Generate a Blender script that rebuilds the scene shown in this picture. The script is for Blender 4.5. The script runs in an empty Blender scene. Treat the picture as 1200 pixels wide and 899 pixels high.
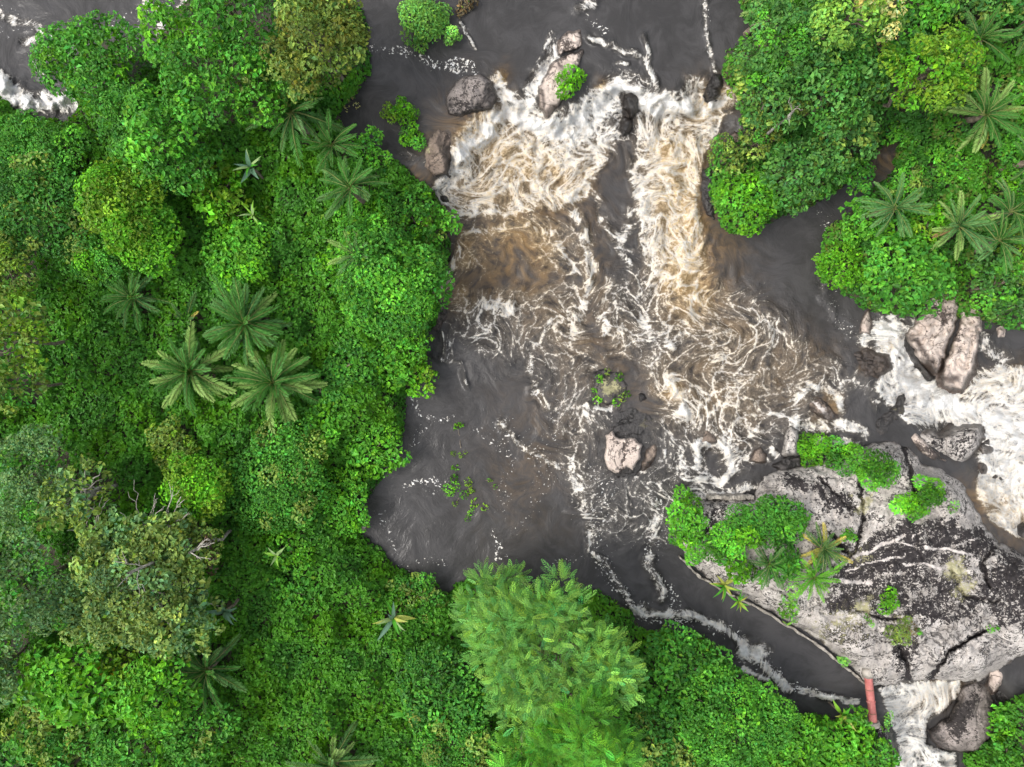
import bpy, math, random
import numpy as np
R = math.radians
S = bpy.context.scene
COL = S.collection
rng = np.random.default_rng(11)

# ------------------------------------------------------------------ camera, sky, sun, exposure
CAMZ = 48.0
cam = bpy.data.objects.new('camera', bpy.data.cameras.new('camera'))
COL.objects.link(cam)
cam.location = (0, 0, CAMZ)
cam.rotation_euler = (0, 0, 0)
cam.data.sensor_width = 36
cam.data.lens = 24
cam.data.clip_end = 20000
S.camera = cam

SUN_EL, SUN_AZ = R(54), R(-98)          # azimuth measured from +Y (picture top) towards +X
w = bpy.data.worlds.new('World'); S.world = w; w.use_nodes = True
nt = w.node_tree; nt.nodes.clear()
sky = nt.nodes.new('ShaderNodeTexSky'); sky.sky_type = 'NISHITA'; sky.sun_disc = False
sky.sun_elevation = SUN_EL; sky.sun_rotation = SUN_AZ
sky.dust_density = 4.0; sky.air_density = 1.2; sky.ozone_density = 1.0
hs = nt.nodes.new('ShaderNodeHueSaturation'); hs.inputs['Saturation'].default_value = 0.35
bg = nt.nodes.new('ShaderNodeBackground'); bg.inputs['Strength'].default_value = 0.15
ow = nt.nodes.new('ShaderNodeOutputWorld')
nt.links.new(sky.outputs[0], hs.inputs['Color']); nt.links.new(hs.outputs[0], bg.inputs['Color'])
nt.links.new(bg.outputs[0], ow.inputs['Surface'])
sl = bpy.data.lights.new('sun', 'SUN'); sl.energy = 1.1; sl.angle = R(18); sl.color = (1, 0.965, 0.91)
sun = bpy.data.objects.new('sun', sl); COL.objects.link(sun)
from mathutils import Vector, Matrix
sd_ = Vector((math.sin(SUN_AZ) * math.cos(SUN_EL), math.cos(SUN_AZ) * math.cos(SUN_EL), math.sin(SUN_EL)))
sun.rotation_euler = sd_.to_track_quat('Z', 'Y').to_euler()
sun.location = sd_ * 200
S.view_settings.view_transform = 'Standard'
S.view_settings.look = 'None'
S.view_settings.gamma = 1
S.view_settings.exposure = 1.2
S.cycles.max_bounces = 6
S.cycles.diffuse_bounces = 3
S.cycles.transmission_bounces = 4

# ------------------------------------------------------------------ small maths
PXM = 0.06
def P(px, py, z):
    s = PXM * (CAMZ - z) / CAMZ
    return (px - 600) * s, (449.5 - py) * s, z
def P3(px, py, z): return np.stack(np.broadcast_arrays(*P(np.asarray(px, float), np.asarray(py, float), np.asarray(z, float))), -1)

_tab = np.random.default_rng(5).random((256, 256))
def vnoise(x, y, seed=0):
    x = x + seed * 17.31; y = y + seed * 9.77
    xi = np.floor(x).astype(int); yi = np.floor(y).astype(int)
    fx = x - xi; fy = y - yi
    fx = fx * fx * fx * (fx * (fx * 6 - 15) + 10); fy = fy * fy * fy * (fy * (fy * 6 - 15) + 10)
    a = _tab[xi & 255, yi & 255]; b = _tab[(xi + 1) & 255, yi & 255]
    c = _tab[xi & 255, (yi + 1) & 255]; d = _tab[(xi + 1) & 255, (yi + 1) & 255]
    return (a * (1 - fx) + b * fx) * (1 - fy) + (c * (1 - fx) + d * fx) * fy
def fbm(x, y, oct=4, seed=0, gain=0.5):
    s = 0; a = 1; t = 0
    for k in range(oct):
        s = s + a * vnoise(x * 2 ** k, y * 2 ** k, seed + k * 3.1); t += a; a *= gain
    return s / t
def sstep(a, b, x):
    t = np.clip((x - a) / (b - a), 0, 1); return t * t * (3 - 2 * t)
def seg_dist(X, Y, pts, closed=False):
    pts = list(pts); D = np.full(X.shape, 1e9)
    n = len(pts); rngk = range(n if closed else n - 1)
    for i in rngk:
        (x0, y0), (x1, y1) = pts[i], pts[(i + 1) % n]
        dx, dy = x1 - x0, y1 - y0; L = dx * dx + dy * dy + 1e-9
        t = np.clip(((X - x0) * dx + (Y - y0) * dy) / L, 0, 1)
        D = np.minimum(D, (X - x0 - t * dx) ** 2 + (Y - y0 - t * dy) ** 2)
    return np.sqrt(D)
def poly_in(X, Y, pts):
    ins = np.zeros(X.shape, bool); n = len(pts)
    for i in range(n):
        (x0, y0), (x1, y1) = pts[i], pts[(i + 1) % n]
        if y0 == y1: continue
        c = ((y0 > Y) != (y1 > Y)) & (X < (x1 - x0) * (Y - y0) / (y1 - y0) + x0)
        ins ^= c
    return ins
def poly_sd(X, Y, pts):
    d = seg_dist(X, Y, pts, True)
    return np.where(poly_in(X, Y, pts), d, -d)

# ------------------------------------------------------------------ layout of the place (photo pixels, at water level)
BIG = 9000
LEFT_LAND = [(-BIG, 150), (-60, 108), (0, 112), (30, 138), (75, 142), (92, 122), (72, 92), (88, 62), (120, 48), (180, 58), (196, 22), (215, 2),
             (260, -12), (330, -12), (400, -16), (428, 20), (432, 85), (415, 112), (398, 130), (405, 155), (432, 172), (470, 192), (496, 214),
             (522, 246), (530, 290), (514, 330), (514, 370), (500, 402), (500, 440), (476, 468), (470, 512), (452, 560), (425, 588), (424, 622),
             (450, 652), (490, 678), (525, 694), (550, 680), (610, 690), (700, 694), (735, 712), (750, 735), (785, 738), (830, 752), (868, 786),
             (905, 822), (950, 838), (1000, 842), (1022, 850), (1042, 866), (1048, 905), (1050, BIG), (-BIG, BIG)]
RIGHT_LAND = [(872, -BIG), (872, 10), (882, 42), (852, 62), (846, 88), (858, 108), (872, 128), (862, 160), (836, 172), (830, 230), (846, 268),
              (878, 272), (934, 246), (982, 224), (1014, 200), (1032, 168), (1052, 170), (1050, 198), (1014, 230), (970, 270), (958, 322),
              (988, 342), (1012, 360), (1058, 374), (1088, 360), (1120, 372), (1142, 376), (1200, 386), (BIG, 430), (BIG, -BIG)]
LOWER_LAND = [(1132, 884), (1164, 862), (1168, 832), (1200, 812), (BIG, 780), (BIG, BIG), (1122, BIG)]
FAR_BANK = [(-BIG, -330), (872, -330), (872, -BIG), (-BIG, -BIG)]
UPPER = [(-BIG, 190), (300, 190), (470, 215), (505, 205), (528, 185), (534, 155), (560, 138), (582, 96), (602, 106), (622, 114), (642, 130),
         (670, 116), (700, 102), (722, 92), (760, 106), (790, 106), (800, 88), (836, 84), (880, 120), (1000, 140), (BIG, 140), (BIG, -BIG), (-BIG, -BIG)]
LOW_R = [(1042, 392), (1085, 400), (1140, 402), (1200, 400), (BIG, 420), (BIG, 800), (1168, 640), (1136, 570), (1066, 505), (1036, 462), (1040, 430)]
LOW_B = [(1034, 800), (1170, 780), (1200, 830), (1180, BIG), (1040, BIG), (1036, 850)]

def water_level(X, Y):
    wob = (fbm(X / 22, Y / 22, 3, 40) - .5) * 14
    z = 1.7 * sstep(-46, 8, poly_sd(X, Y, UPPER) + wob)
    z = z - 1.7 * sstep(-6, 45, poly_sd(X, Y, LOW_R) + wob)
    z = z - 2.0 * sstep(-2, 30, poly_sd(X, Y, LOW_B) + wob * .5)
    return z
def land_sd(X, Y):
    s = np.maximum.reduce([poly_sd(X, Y, p) for p in (LEFT_LAND, RIGHT_LAND, LOWER_LAND, FAR_BANK)])
    return s + (fbm(X / 14, Y / 14, 3, 3) - .5) * 12

GX = np.arange(-420, 1624, 4.0); GY = np.arange(-420, 1324, 4.0)
MX, MY = np.meshgrid(GX, GY)
G_SD = land_sd(MX, MY)
G_W = water_level(MX, MY)
def samp(A, px, py):
    u = np.clip((np.asarray(px, float) + 420) / 4, 0, len(GX) - 1.001); v = np.clip((np.asarray(py, float) + 420) / 4, 0, len(GY) - 1.001)
    i = u.astype(int); j = v.astype(int); fu = u - i; fv = v - j
    return (A[j, i] * (1 - fu) + A[j, i + 1] * fu) * (1 - fv) + (A[j + 1, i] * (1 - fu) + A[j + 1, i + 1] * fu) * fv
def blur(A, n):
    for _ in range(n):
        B = np.pad(A, 1, mode='edge')
        A = (B[1:-1, 1:-1] * 2 + B[:-2, 1:-1] + B[2:, 1:-1] + B[1:-1, :-2] + B[1:-1, 2:]) / 6
    return A
def land_z(sd, wl, X, Y):
    rise = np.where(sd > 0, .15 + 1.9 * (1 - np.exp(-np.maximum(sd, 0) / 50)), -.12 * np.minimum(-sd, 14))
    return wl + rise + sstep(0, 60, sd) * (fbm(X / 70, Y / 70, 4, 9) - .5) * 1.8
G_LW = blur(G_W, 12)
G_WL = np.where(G_SD > 0, G_LW, G_W)
G_L = land_z(G_SD, np.where(G_SD > -6, np.minimum(G_LW, G_W + .3), G_W), MX, MY)
def unproj(x, y, z): 
    s = PXM * (CAMZ - z) / CAMZ
    return 600 + x / s, 449.5 - y / s
def ground(x, y):
    z = 1.0
    for _ in range(3):
        px, py = unproj(x, y, z); z = float(samp(G_L, px, py))
    return z

# ------------------------------------------------------------------ node helpers
class NT:
    def __init__(s, name):
        s.m = bpy.data.materials.new(name); s.m.use_nodes = True; s.t = s.m.node_tree; s.t.nodes.clear()
        s.out = s.t.nodes.new('ShaderNodeOutputMaterial')
    def n(s, typ, **kw):
        o = s.t.nodes.new(typ)
        for k, v in kw.items():
            if k in o.inputs.keys(): s.put(o.inputs[k], v)
            else: setattr(o, k, v)
        return o
    def put(s, inp, v):
        if hasattr(v, 'is_linked') or isinstance(v, bpy.types.NodeSocket): s.t.links.new(v, inp)
        else: inp.default_value = v
    def math(s, op, a, b=0.0, c=0.0, clamp=False):
        o = s.t.nodes.new('ShaderNodeMath'); o.operation = op; o.use_clamp = clamp
        for i, v in enumerate((a, b, c)): s.put(o.inputs[i], v)
        return o.outputs[0]
    def sst(s, x, a, b):
        o = s.t.nodes.new('ShaderNodeMapRange'); o.interpolation_type = 'SMOOTHSTEP'
        s.put(o.inputs['Value'], x); s.put(o.inputs['From Min'], a); s.put(o.inputs['From Max'], b)
        return o.outputs[0]
    def mix(s, f, a, b, blend='MIX'):
        o = s.t.nodes.new('ShaderNodeMix'); o.data_type = 'RGBA'; o.blend_type = blend
        s.put(o.inputs[0], f)
        for i, v in ((6, a), (7, b)): s.put(o.inputs[i], v if not isinstance(v, tuple) else (*v, 1)[:4])
        return o.outputs[2]
    def attr(s, name, what='Fac'):
        o = s.t.nodes.new('ShaderNodeAttribute'); o.attribute_name = name; return o.outputs[what]
    def noise(s, vec, scale, detail=2, rough=.5, dist=0.0, what=0):
        o = s.t.nodes.new('ShaderNodeTexNoise')
        if vec is not None: s.put(o.inputs['Vector'], vec)
        o.inputs['Scale'].default_value = scale; o.inputs['Detail'].default_value = detail
        o.inputs['Roughness'].default_value = rough; o.inputs['Distortion'].default_value = dist
        return o.outputs[what]
    def pos(s): return s.t.nodes.new('ShaderNodeNewGeometry').outputs['Position']
    def bsdf(s, **kw):
        o = s.t.nodes.new('ShaderNodeBsdfPrincipled')
        for k, v in kw.items(): s.put(o.inputs[k.replace('_', ' ')], v if not isinstance(v, tuple) else (*v, 1)[:4])
        s.t.links.new(o.outputs[0], s.out.inputs[0]); return o
    def bump(s, h, strength=.5, dist=.1):
        o = s.t.nodes.new('ShaderNodeBump'); s.put(o.inputs['Height'], h); s.put(o.inputs['Strength'], strength); o.inputs['Distance'].default_value = dist
        return o.outputs[0]

# foliage -----------------------------------------------------------
k = NT('foliage')
tint = k.attr('tint', 'Color')
pr = k.t.nodes.new('ShaderNodeBsdfPrincipled'); k.put(pr.inputs['Base Color'], tint); pr.inputs['Roughness'].default_value = .48
pr.inputs['Specular IOR Level'].default_value = .18
tr = k.t.nodes.new('ShaderNodeBsdfTranslucent')
k.put(tr.inputs['Color'], k.mix(1.0, tint, (1.5, 1.35, .7), 'MULTIPLY'))
ms = k.t.nodes.new('ShaderNodeMixShader'); ms.inputs[0].default_value = .34
k.t.links.new(pr.outputs[0], ms.inputs[1]); k.t.links.new(tr.outputs[0], ms.inputs[2]); k.t.links.new(ms.outputs[0], k.out.inputs[0])
M_LEAF = k.m

def bark_mat(name, a, b):
    k = NT(name); n = k.noise(k.pos(), 5, 4, .65)
    k.bsdf(Base_Color=k.mix(k.sst(n, .35, .68), a, b), Roughness=.9, Normal=k.bump(n, .6, .05)); return k.m
M_BARK = bark_mat('bark', (.075, .055, .04), (.2, .165, .12))
M_PALE = bark_mat('pale_bark', (.16, .14, .115), (.40, .37, .33))

k = NT('soil')
p_ = k.pos(); n1 = k.noise(p_, .5, 5, .6); n2 = k.noise(p_, 4, 4, .65)
c = k.mix(k.sst(n1, .4, .62), (.022, .018, .012), (.05, .04, .025))
c = k.mix(k.sst(n2, .48, .66), c, (.016, .03, .009))
ln = k.t.nodes.new('ShaderNodeVectorMath'); ln.operation = 'LENGTH'; k.put(ln.inputs[0], p_)
c = k.mix(k.sst(ln.outputs['Value'], 62, 80), c, k.mix(k.sst(n1, .4, .6), (.02, .06, .012), (.05, .12, .02)))
k.bsdf(Base_Color=c, Roughness=.95, Normal=k.bump(n2, .8, .15)); M_SOIL = k.m

# water -------------------------------------------------------------
k = NT('river_water')
fl = k.attr('flow', 'Vector'); F = k.attr('foam'); T = k.attr('silt'); K = k.attr('fleck'); ps = k.pos()
nA = k.noise(fl, .6, 3, .55, .5); nB = k.noise(fl, 1.6, 3, .55, .4); nC = k.noise(ps, 5.0, 5, .72); nD = k.noise(fl, 3.0, 4, .68); nE = k.noise(ps, .35, 3)
def ridge(n, sharp): return k.math('SUBTRACT', 1.0, k.math('MULTIPLY', k.math('ABSOLUTE', k.math('SUBTRACT', n, .5)), sharp), clamp=True)
def cells(scale, width, warp):
    wv = k.n('ShaderNodeVectorMath', operation='MULTIPLY_ADD'); k.put(wv.inputs[0], k.noise(fl, scale * 1.1, 3, .6, what=1)); wv.inputs[1].default_value = (warp,) * 3; k.put(wv.inputs[2], fl)
    v = k.n('ShaderNodeTexVoronoi', feature='DISTANCE_TO_EDGE'); k.put(v.inputs['Vector'], wv.outputs[0]); v.inputs['Scale'].default_value = scale
    return k.math('SUBTRACT', 1.0, k.math('DIVIDE', v.outputs['Distance'], width), clamp=True)
rA = ridge(nA, 14.0); rB = ridge(nB, 11.0); rD = ridge(nD, 8.0)
vA = cells(.70, .20, 1.0); vB = cells(1.8, .26, .45)
gate = k.sst(k.noise(fl, .8, 2, .5), .36, .60)
lace = k.math('MAXIMUM', k.math('MAXIMUM', vA, k.math('MULTIPLY', rA, .85)), k.math('MULTIPLY', k.math('MAXIMUM', k.math('MAXIMUM', vB, rB), k.math('MULTIPLY', rD, .6)), k.math('ADD', .25, k.math('MULTIPLY', gate, .6))))
grain = k.math('ADD', k.math('MULTIPLY', k.math('SUBTRACT', nC, .5), 1.15), k.math('MULTIPLY', k.math('SUBTRACT', nD, .5), .8))
val = k.math('ADD', k.math('MULTIPLY', lace, .66), grain)
lo = k.math('SUBTRACT', 1.0, F)
foam = k.sst(k.math('SUBTRACT', val, lo), -.07, k.math('ADD', .26, k.math('MULTIPLY', k.sst(F, .55, .9), .26)))
foam = k.math('MULTIPLY', foam, k.math('ADD', k.math('ADD', .36, k.math('MULTIPLY', k.sst(nD, .36, .6), .36)), k.math('MULTIPLY', F, .34)), clamp=True)
foam = k.math('MULTIPLY', foam, k.sst(F, .05, .2))
halo = k.math('MULTIPLY', k.sst(k.math('SUBTRACT', val, lo), -.55, .12), k.sst(F, .2, .5))
nF = k.noise(ps, 5.6, 3, .55, .5)
fk = k.sst(k.math('ADD', nF, k.math('MULTIPLY', K, .34)), .79, .90)
fk = k.math('MULTIPLY', k.math('MULTIPLY', fk, k.sst(K, .02, .1)), .82)
foam = k.math('MAXIMUM', foam, fk)
st_ = k.noise(fl, 1.1, 6, .68, .6)
dark = k.mix(k.sst(k.math('ADD', k.math('MULTIPLY', nE, .5), k.math('MULTIPLY', st_, .5)), .40, .60), (.031, .0296, .0292), (.0455, .0435, .0435))
brown = k.mix(k.sst(nB, .3, .7), (.055, .038, .024), (.19, .118, .052))
c = k.mix(k.math('MULTIPLY', T, k.sst(nA, .2, .65)), dark, brown)
c = k.mix(k.math('MULTIPLY', halo, k.math('ADD', .28, k.math('MULTIPLY', T, .5)), clamp=True), c, k.mix(T, (.20, .18, .155), (.36, .255, .13)))
tanf = k.math('MULTIPLY', k.math('ADD', .35, k.math('MULTIPLY', T, .65)), k.sst(k.math('ADD', k.math('MULTIPLY', nD, .6), k.math('MULTIPLY', nC, .4)), .42, .60))
wht = k.mix(k.math('MULTIPLY', tanf, k.sst(F, 1.75, .9), clamp=True), (.75, .745, .725), (.50, .375, .20))
c = k.mix(foam, c, wht)
rgh = k.math('ADD', .2, k.math('MULTIPLY', foam, .7))
rip = k.math('ADD', k.noise(fl, 1.6, 3, .55, .8), k.math('MULTIPLY', k.noise(fl, 5.5, 3, .6, .5), .45))
h = k.math('ADD', k.math('MULTIPLY', rip, .24), k.math('MULTIPLY', k.math('ADD', k.math('ADD', val, nC), nD), k.math('MULTIPLY', F, .9)))
k.bsdf(Base_Color=c, Roughness=rgh, IOR=1.33, Specular_IOR_Level=.3, Normal=k.bump(h, .7, .22)); M_WATER = k.m

# granite -----------------------------------------------------------
def rock_mat(name, pale, mid, darkc, dark_amt=.5, speck=.5):
    k = NT(name); p = k.pos()
    n1 = k.noise(p, .55, 6, .62, .4); n2 = k.noise(p, 2.6, 6, .7); n3 = k.noise(p, 8, 5, .75)
    st = k.attr('stain'); lic = k.attr('lichen'); wet = k.attr('wet'); vein = k.attr('vein')
    c = k.mix(k.sst(n1, .36, .64), mid, pale)
    c = k.mix(k.math('MULTIPLY', k.sst(n3, .5, .58), speck), c, tuple(x * .55 for x in mid))
    dm = k.math('ADD', k.math('MULTIPLY', k.math('SUBTRACT', n2, .5), 2.6), k.math('ADD', k.math('ADD', st, k.math('MULTIPLY', k.math('SUBTRACT', n1, .42), dark_amt * 1.6)), k.math('MULTIPLY', k.math('SUBTRACT', n3, .5), 2.2)))
    c = k.mix(k.math('MULTIPLY', k.sst(dm, .30, .42), .97), c, darkc)
    c = k.mix(k.math('MULTIPLY', k.sst(k.math('ADD', lic, k.math('ADD', k.math('MULTIPLY', k.math('SUBTRACT', n2, .5), 2.0), k.math('MULTIPLY', k.math('SUBTRACT', n3, .5), 1.6))), .45, .7), .75), c, (.34, .32, .18))
    c = k.mix(k.sst(k.math('ADD', vein, k.math('ADD', k.math('MULTIPLY', k.math('SUBTRACT', n2, .5), 2.2), k.math('MULTIPLY', k.math('SUBTRACT', n3, .5), 2.4))), .48, .72), c, (.46, .42, .39))
    cr = k.math('SUBTRACT', 1.0, k.math('MULTIPLY', k.math('ABSOLUTE', k.math('SUBTRACT', k.noise(p, .42, 5, .6, .8), .5)), 60.0), clamp=True)
    c = k.mix(k.math('MULTIPLY', cr, .8), c, darkc)
    c = k.mix(wet, c, k.mix(1.0, c, (.2, .18, .17), 'MULTIPLY'))
    rg = k.math('SUBTRACT', .88, k.math('MULTIPLY', wet, .6))
    h = k.math('SUBTRACT', k.math('ADD', k.math('MULTIPLY', n2, .7), k.math('MULTIPLY', n3, .3)), k.math('MULTIPLY', cr, .25))
    k.bsdf(Base_Color=c, Roughness=rg, Specular_IOR_Level=k.math('ADD', .12, k.math('MULTIPLY', wet, .4)), Normal=k.bump(h, 1.0, .2)); return k.m
M_GREY = rock_mat('grey_granite', (.46, .425, .39), (.28, .257, .235), (.02, .017, .018), dark_amt=.85)
M_TAN = rock_mat('tan_granite', (.24, .19, .155), (.14, .108, .086), (.035, .03, .027), dark_amt=.4)
M_PINK = rock_mat('pink_granite', (.50, .425, .37), (.40, .33, .285), (.07, .056, .05), dark_amt=.08, speck=.18)
M_UMBER = rock_mat('umber_granite', (.27, .235, .215), (.155, .135, .123), (.03, .026, .025), dark_amt=.6)
M_DARK = rock_mat('dark_granite', (.10, .09, .084), (.055, .05, .048), (.025, .022, .022))

k = NT('red_paint')
n = k.noise(k.pos(), 3, 5, .65); n2 = k.noise(k.pos(), 14, 3, .6)
c = k.mix(k.sst(n, .4, .7), (.30, .085, .075), (.42, .15, .13)); c = k.mix(k.sst(n2, .6, .72), c, (.16, .07, .045))
k.bsdf(Base_Color=c, Roughness=.6, Normal=k.bump(n2, .3, .02)); M_RED = k.m
k = NT('rust'); n = k.noise(k.pos(), 8, 4, .7); k.bsdf(Base_Color=k.mix(n, (.10, .05, .035), (.22, .10, .06)), Roughness=.85); M_RUST = k.m
k = NT('old_concrete')
n = k.noise(k.pos(), 2, 6, .7); n2 = k.noise(k.pos(), 9, 4, .7)
c = k.mix(k.sst(n, .35, .65), (.14, .125, .105), (.33, .30, .26)); c = k.mix(k.sst(n2, .58, .7), c, (.06, .055, .05))
k.bsdf(Base_Color=c, Roughness=.92, Normal=k.bump(n2, .5, .05)); M_CONC = k.m

# ------------------------------------------------------------------ mesh helpers
def mesh_np(name, V, Q, mat, attrs=None, smooth=False, parent=None):
    V = np.asarray(V, np.float32).reshape(-1, 3); Q = np.asarray(Q, np.int32)
    me = bpy.data.meshes.new(name); n = Q.shape[1]
    me.vertices.add(len(V)); me.vertices.foreach_set('co', V.ravel())
    me.loops.add(Q.size); me.loops.foreach_set('vertex_index', Q.ravel())
    me.polygons.add(len(Q)); me.polygons.foreach_set('loop_start', np.arange(0, Q.size, n, dtype=np.int32))
    me.polygons.foreach_set('use_smooth', np.full(len(Q), smooth))
    for an, (typ, arr) in (attrs or {}).items():
        a = me.attributes.new(an, typ, 'POINT')
        arr = np.asarray(arr, np.float32)
        if typ == 'FLOAT_COLOR':
            if arr.shape[1] == 3: arr = np.concatenate([arr, np.ones((len(arr), 1), np.float32)], 1)
            a.data.foreach_set('color', arr.ravel())
        elif typ == 'FLOAT_VECTOR': a.data.foreach_set('vector', arr.ravel())
        else: a.data.foreach_set('value', arr.ravel())
    me.materials.append(mat); me.update(calc_edges=True)
    o = bpy.data.objects.new(name, me); COL.objects.link(o)
    if parent is not None: o.parent = parent
    return o
def tag(o, label=None, cat=None, group=None, kind=None):
    if label: o['label'] = label
    if cat: o['category'] = cat
    if group: o['group'] = group
    if kind: o['kind'] = kind
    return o
def empty(name, loc, label, cat, group=None):
    o = bpy.data.objects.new(name, None); COL.objects.link(o); o.location = loc; o.empty_display_size = .3
    return tag(o, label, cat, group)
def grid_faces(ny, nx, keep=None):
    i = np.arange(nx - 1); j = np.arange(ny - 1); I, J = np.meshgrid(i, j)
    a = J * nx + I; Q = np.stack([a, a + nx, a + nx + 1, a + 1], -1).reshape(-1, 4)
    if keep is not None: Q = Q[keep.reshape(-1)]
    return Q
def compact(V, Q, arrs):
    u, inv = np.unique(Q, return_inverse=True)
    return V[u], inv.reshape(Q.shape), [a[u] for a in arrs]
def tube(pts, rad, sides=6):
    pts = np.asarray(pts, float); n = len(pts); V = []; 
    for i in range(n):
        t = pts[min(i + 1, n - 1)] - pts[max(i - 1, 0)]; t = t / (np.linalg.norm(t) + 1e-9)
        a = np.cross(t, [.3, .9, .2] if abs(t[2]) > .8 else [0, 0, 1.]); a /= np.linalg.norm(a); b = np.cross(t, a)
        an = np.arange(sides) * 2 * np.pi / sides
        V.append(pts[i] + rad[i] * (np.cos(an)[:, None] * a + np.sin(an)[:, None] * b))
    Q = []
    for i in range(n - 1):
        for s in range(sides):
            s2 = (s + 1) % sides; Q.append((i * sides + s, i * sides + s2, (i + 1) * sides + s2, (i + 1) * sides + s))
    return np.concatenate(V), np.array(Q)
def join(parts):
    V = []; Q = []; o = 0
    for v, q in parts: V.append(v); Q.append(q + o); o += len(v)
    return np.concatenate(V), np.concatenate(Q)
def bent(a, b, n=5, wob=.1, r=None):
    r = r or rng
    a = np.asarray(a, float); b = np.asarray(b, float); t = np.linspace(0, 1, n)[:, None]
    L = np.linalg.norm(b - a); p = a + (b - a) * t
    p[1:-1] += r.normal(0, wob * L * .35, (n - 2, 3)); return p

# ------------------------------------------------------------------ ground and water
def axis(lo, hi, step, outs, far):
    mid = np.arange(lo, hi + .1, step); a = [mid[0]]; s = step
    while a[-1] > -far: s *= 1.35; a.append(a[-1] - s)
    b = [mid[-1]]; s = step
    while b[-1] < far: s *= 1.35; b.append(b[-1] + s)
    return np.array(a[:0:-1] + list(mid) + b[1:])
ax = axis(-120, 1320, 5, 0, 60000); ay = axis(-120, 1020, 5, 0, 60000)
TX, TY = np.meshgrid(ax, ay)
tz = samp(G_L, TX, TY)
V = P3(TX, TY, tz).reshape(-1, 3)
tag(mesh_np('ground', V, grid_faces(len(ay), len(ax)), M_SOIL, smooth=True), kind='structure')

STEP = 2.0
wx = axis(-40, 1240, STEP, 0, 420); wy = axis(-40, 940, STEP, 0, 420)
wx = wx[(wx > -425) & (wx < 1625)]; wy = wy[(wy > -425) & (wy < 1325)]
WX, WY = np.meshgrid(wx, wy)
# painted maps of where the water is broken: strokes and areas in photo pixels
FX, FY = WX, WY
foam = np.zeros(WX.shape); silt = np.zeros(WX.shape); fleck = np.zeros(WX.shape)
wbx = (fbm(WX / 30, WY / 30, 3, 21) - .5) * 26; wby = (fbm(WX / 30, WY / 30, 3, 22) - .5) * 26
def stroke(A, pts, wd, val, wob=1.0):
    xs = [p[0] for p in pts]; ys = [p[1] for p in pts]; m = wd * 3 + 20
    i0, i1 = np.searchsorted(wx, [min(xs) - m, max(xs) + m]); j0, j1 = np.searchsorted(wy, [min(ys) - m, max(ys) + m])
    sl_ = np.s_[j0:j1, i0:i1]
    if A[sl_].size == 0: return
    d = seg_dist(WX[sl_] + wbx[sl_] * wob, WY[sl_] + wby[sl_] * wob, pts if len(pts) > 1 else pts * 2)
    brk = .45 + .95 * fbm(WX[sl_] / 9, WY[sl_] / 9, 2, 77 + int(pts[0][0])) if A is foam else 1.0
    A[sl_] = np.maximum(A[sl_], val * brk * np.exp(-(d / wd) ** 2))
def area(A, pts, val, soft=12, wob=1.0):
    sd = poly_sd(WX + wbx * wob, WY + wby * wob, pts)
    A[:] = np.maximum(A, val * sstep(-soft, soft, sd))
def carve(A, pts, wd, k_):
    d = seg_dist(WX + wbx * .6, WY + wby * .6, pts if len(pts) > 1 else pts * 2)
    A *= 1 - k_ * np.exp(-(d / wd) ** 2)
# main fall and its boil
area(foam, [(498, 222), (520, 200), (534, 168), (545, 150), (572, 132), (584, 100), (604, 112), (626, 118), (646, 138), (676, 118), (702, 104), (722, 94),
            (760, 110), (792, 110), (806, 92), (832, 92), (852, 120), (846, 150), (826, 180), (822, 240), (826, 300), (820, 340), (780, 340), (750, 300),
            (735, 200), (715, 190), (690, 235), (650, 250), (600, 250), (540, 258)], .80, 7, .5)
area(foam, [(500, 225), (560, 250), (640, 255), (700, 260), (700, 340), (640, 320), (560, 320), (520, 330), (525, 280)], .5, 18)
area(foam, [(690, 330), (800, 300), (860, 320), (930, 360), (985, 410), (1020, 455), (950, 500), (890, 540), (840, 590), (800, 570), (770, 480), (700, 420)], .50, 26)
area(foam, [(520, 330), (690, 320), (700, 420), (640, 450), (560, 430), (515, 390)], .45, 22)
area(foam, [(640, 420), (720, 400), (760, 470), (830, 450), (850, 600), (790, 640), (700, 640), (640, 540)], .42, 25)
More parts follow.
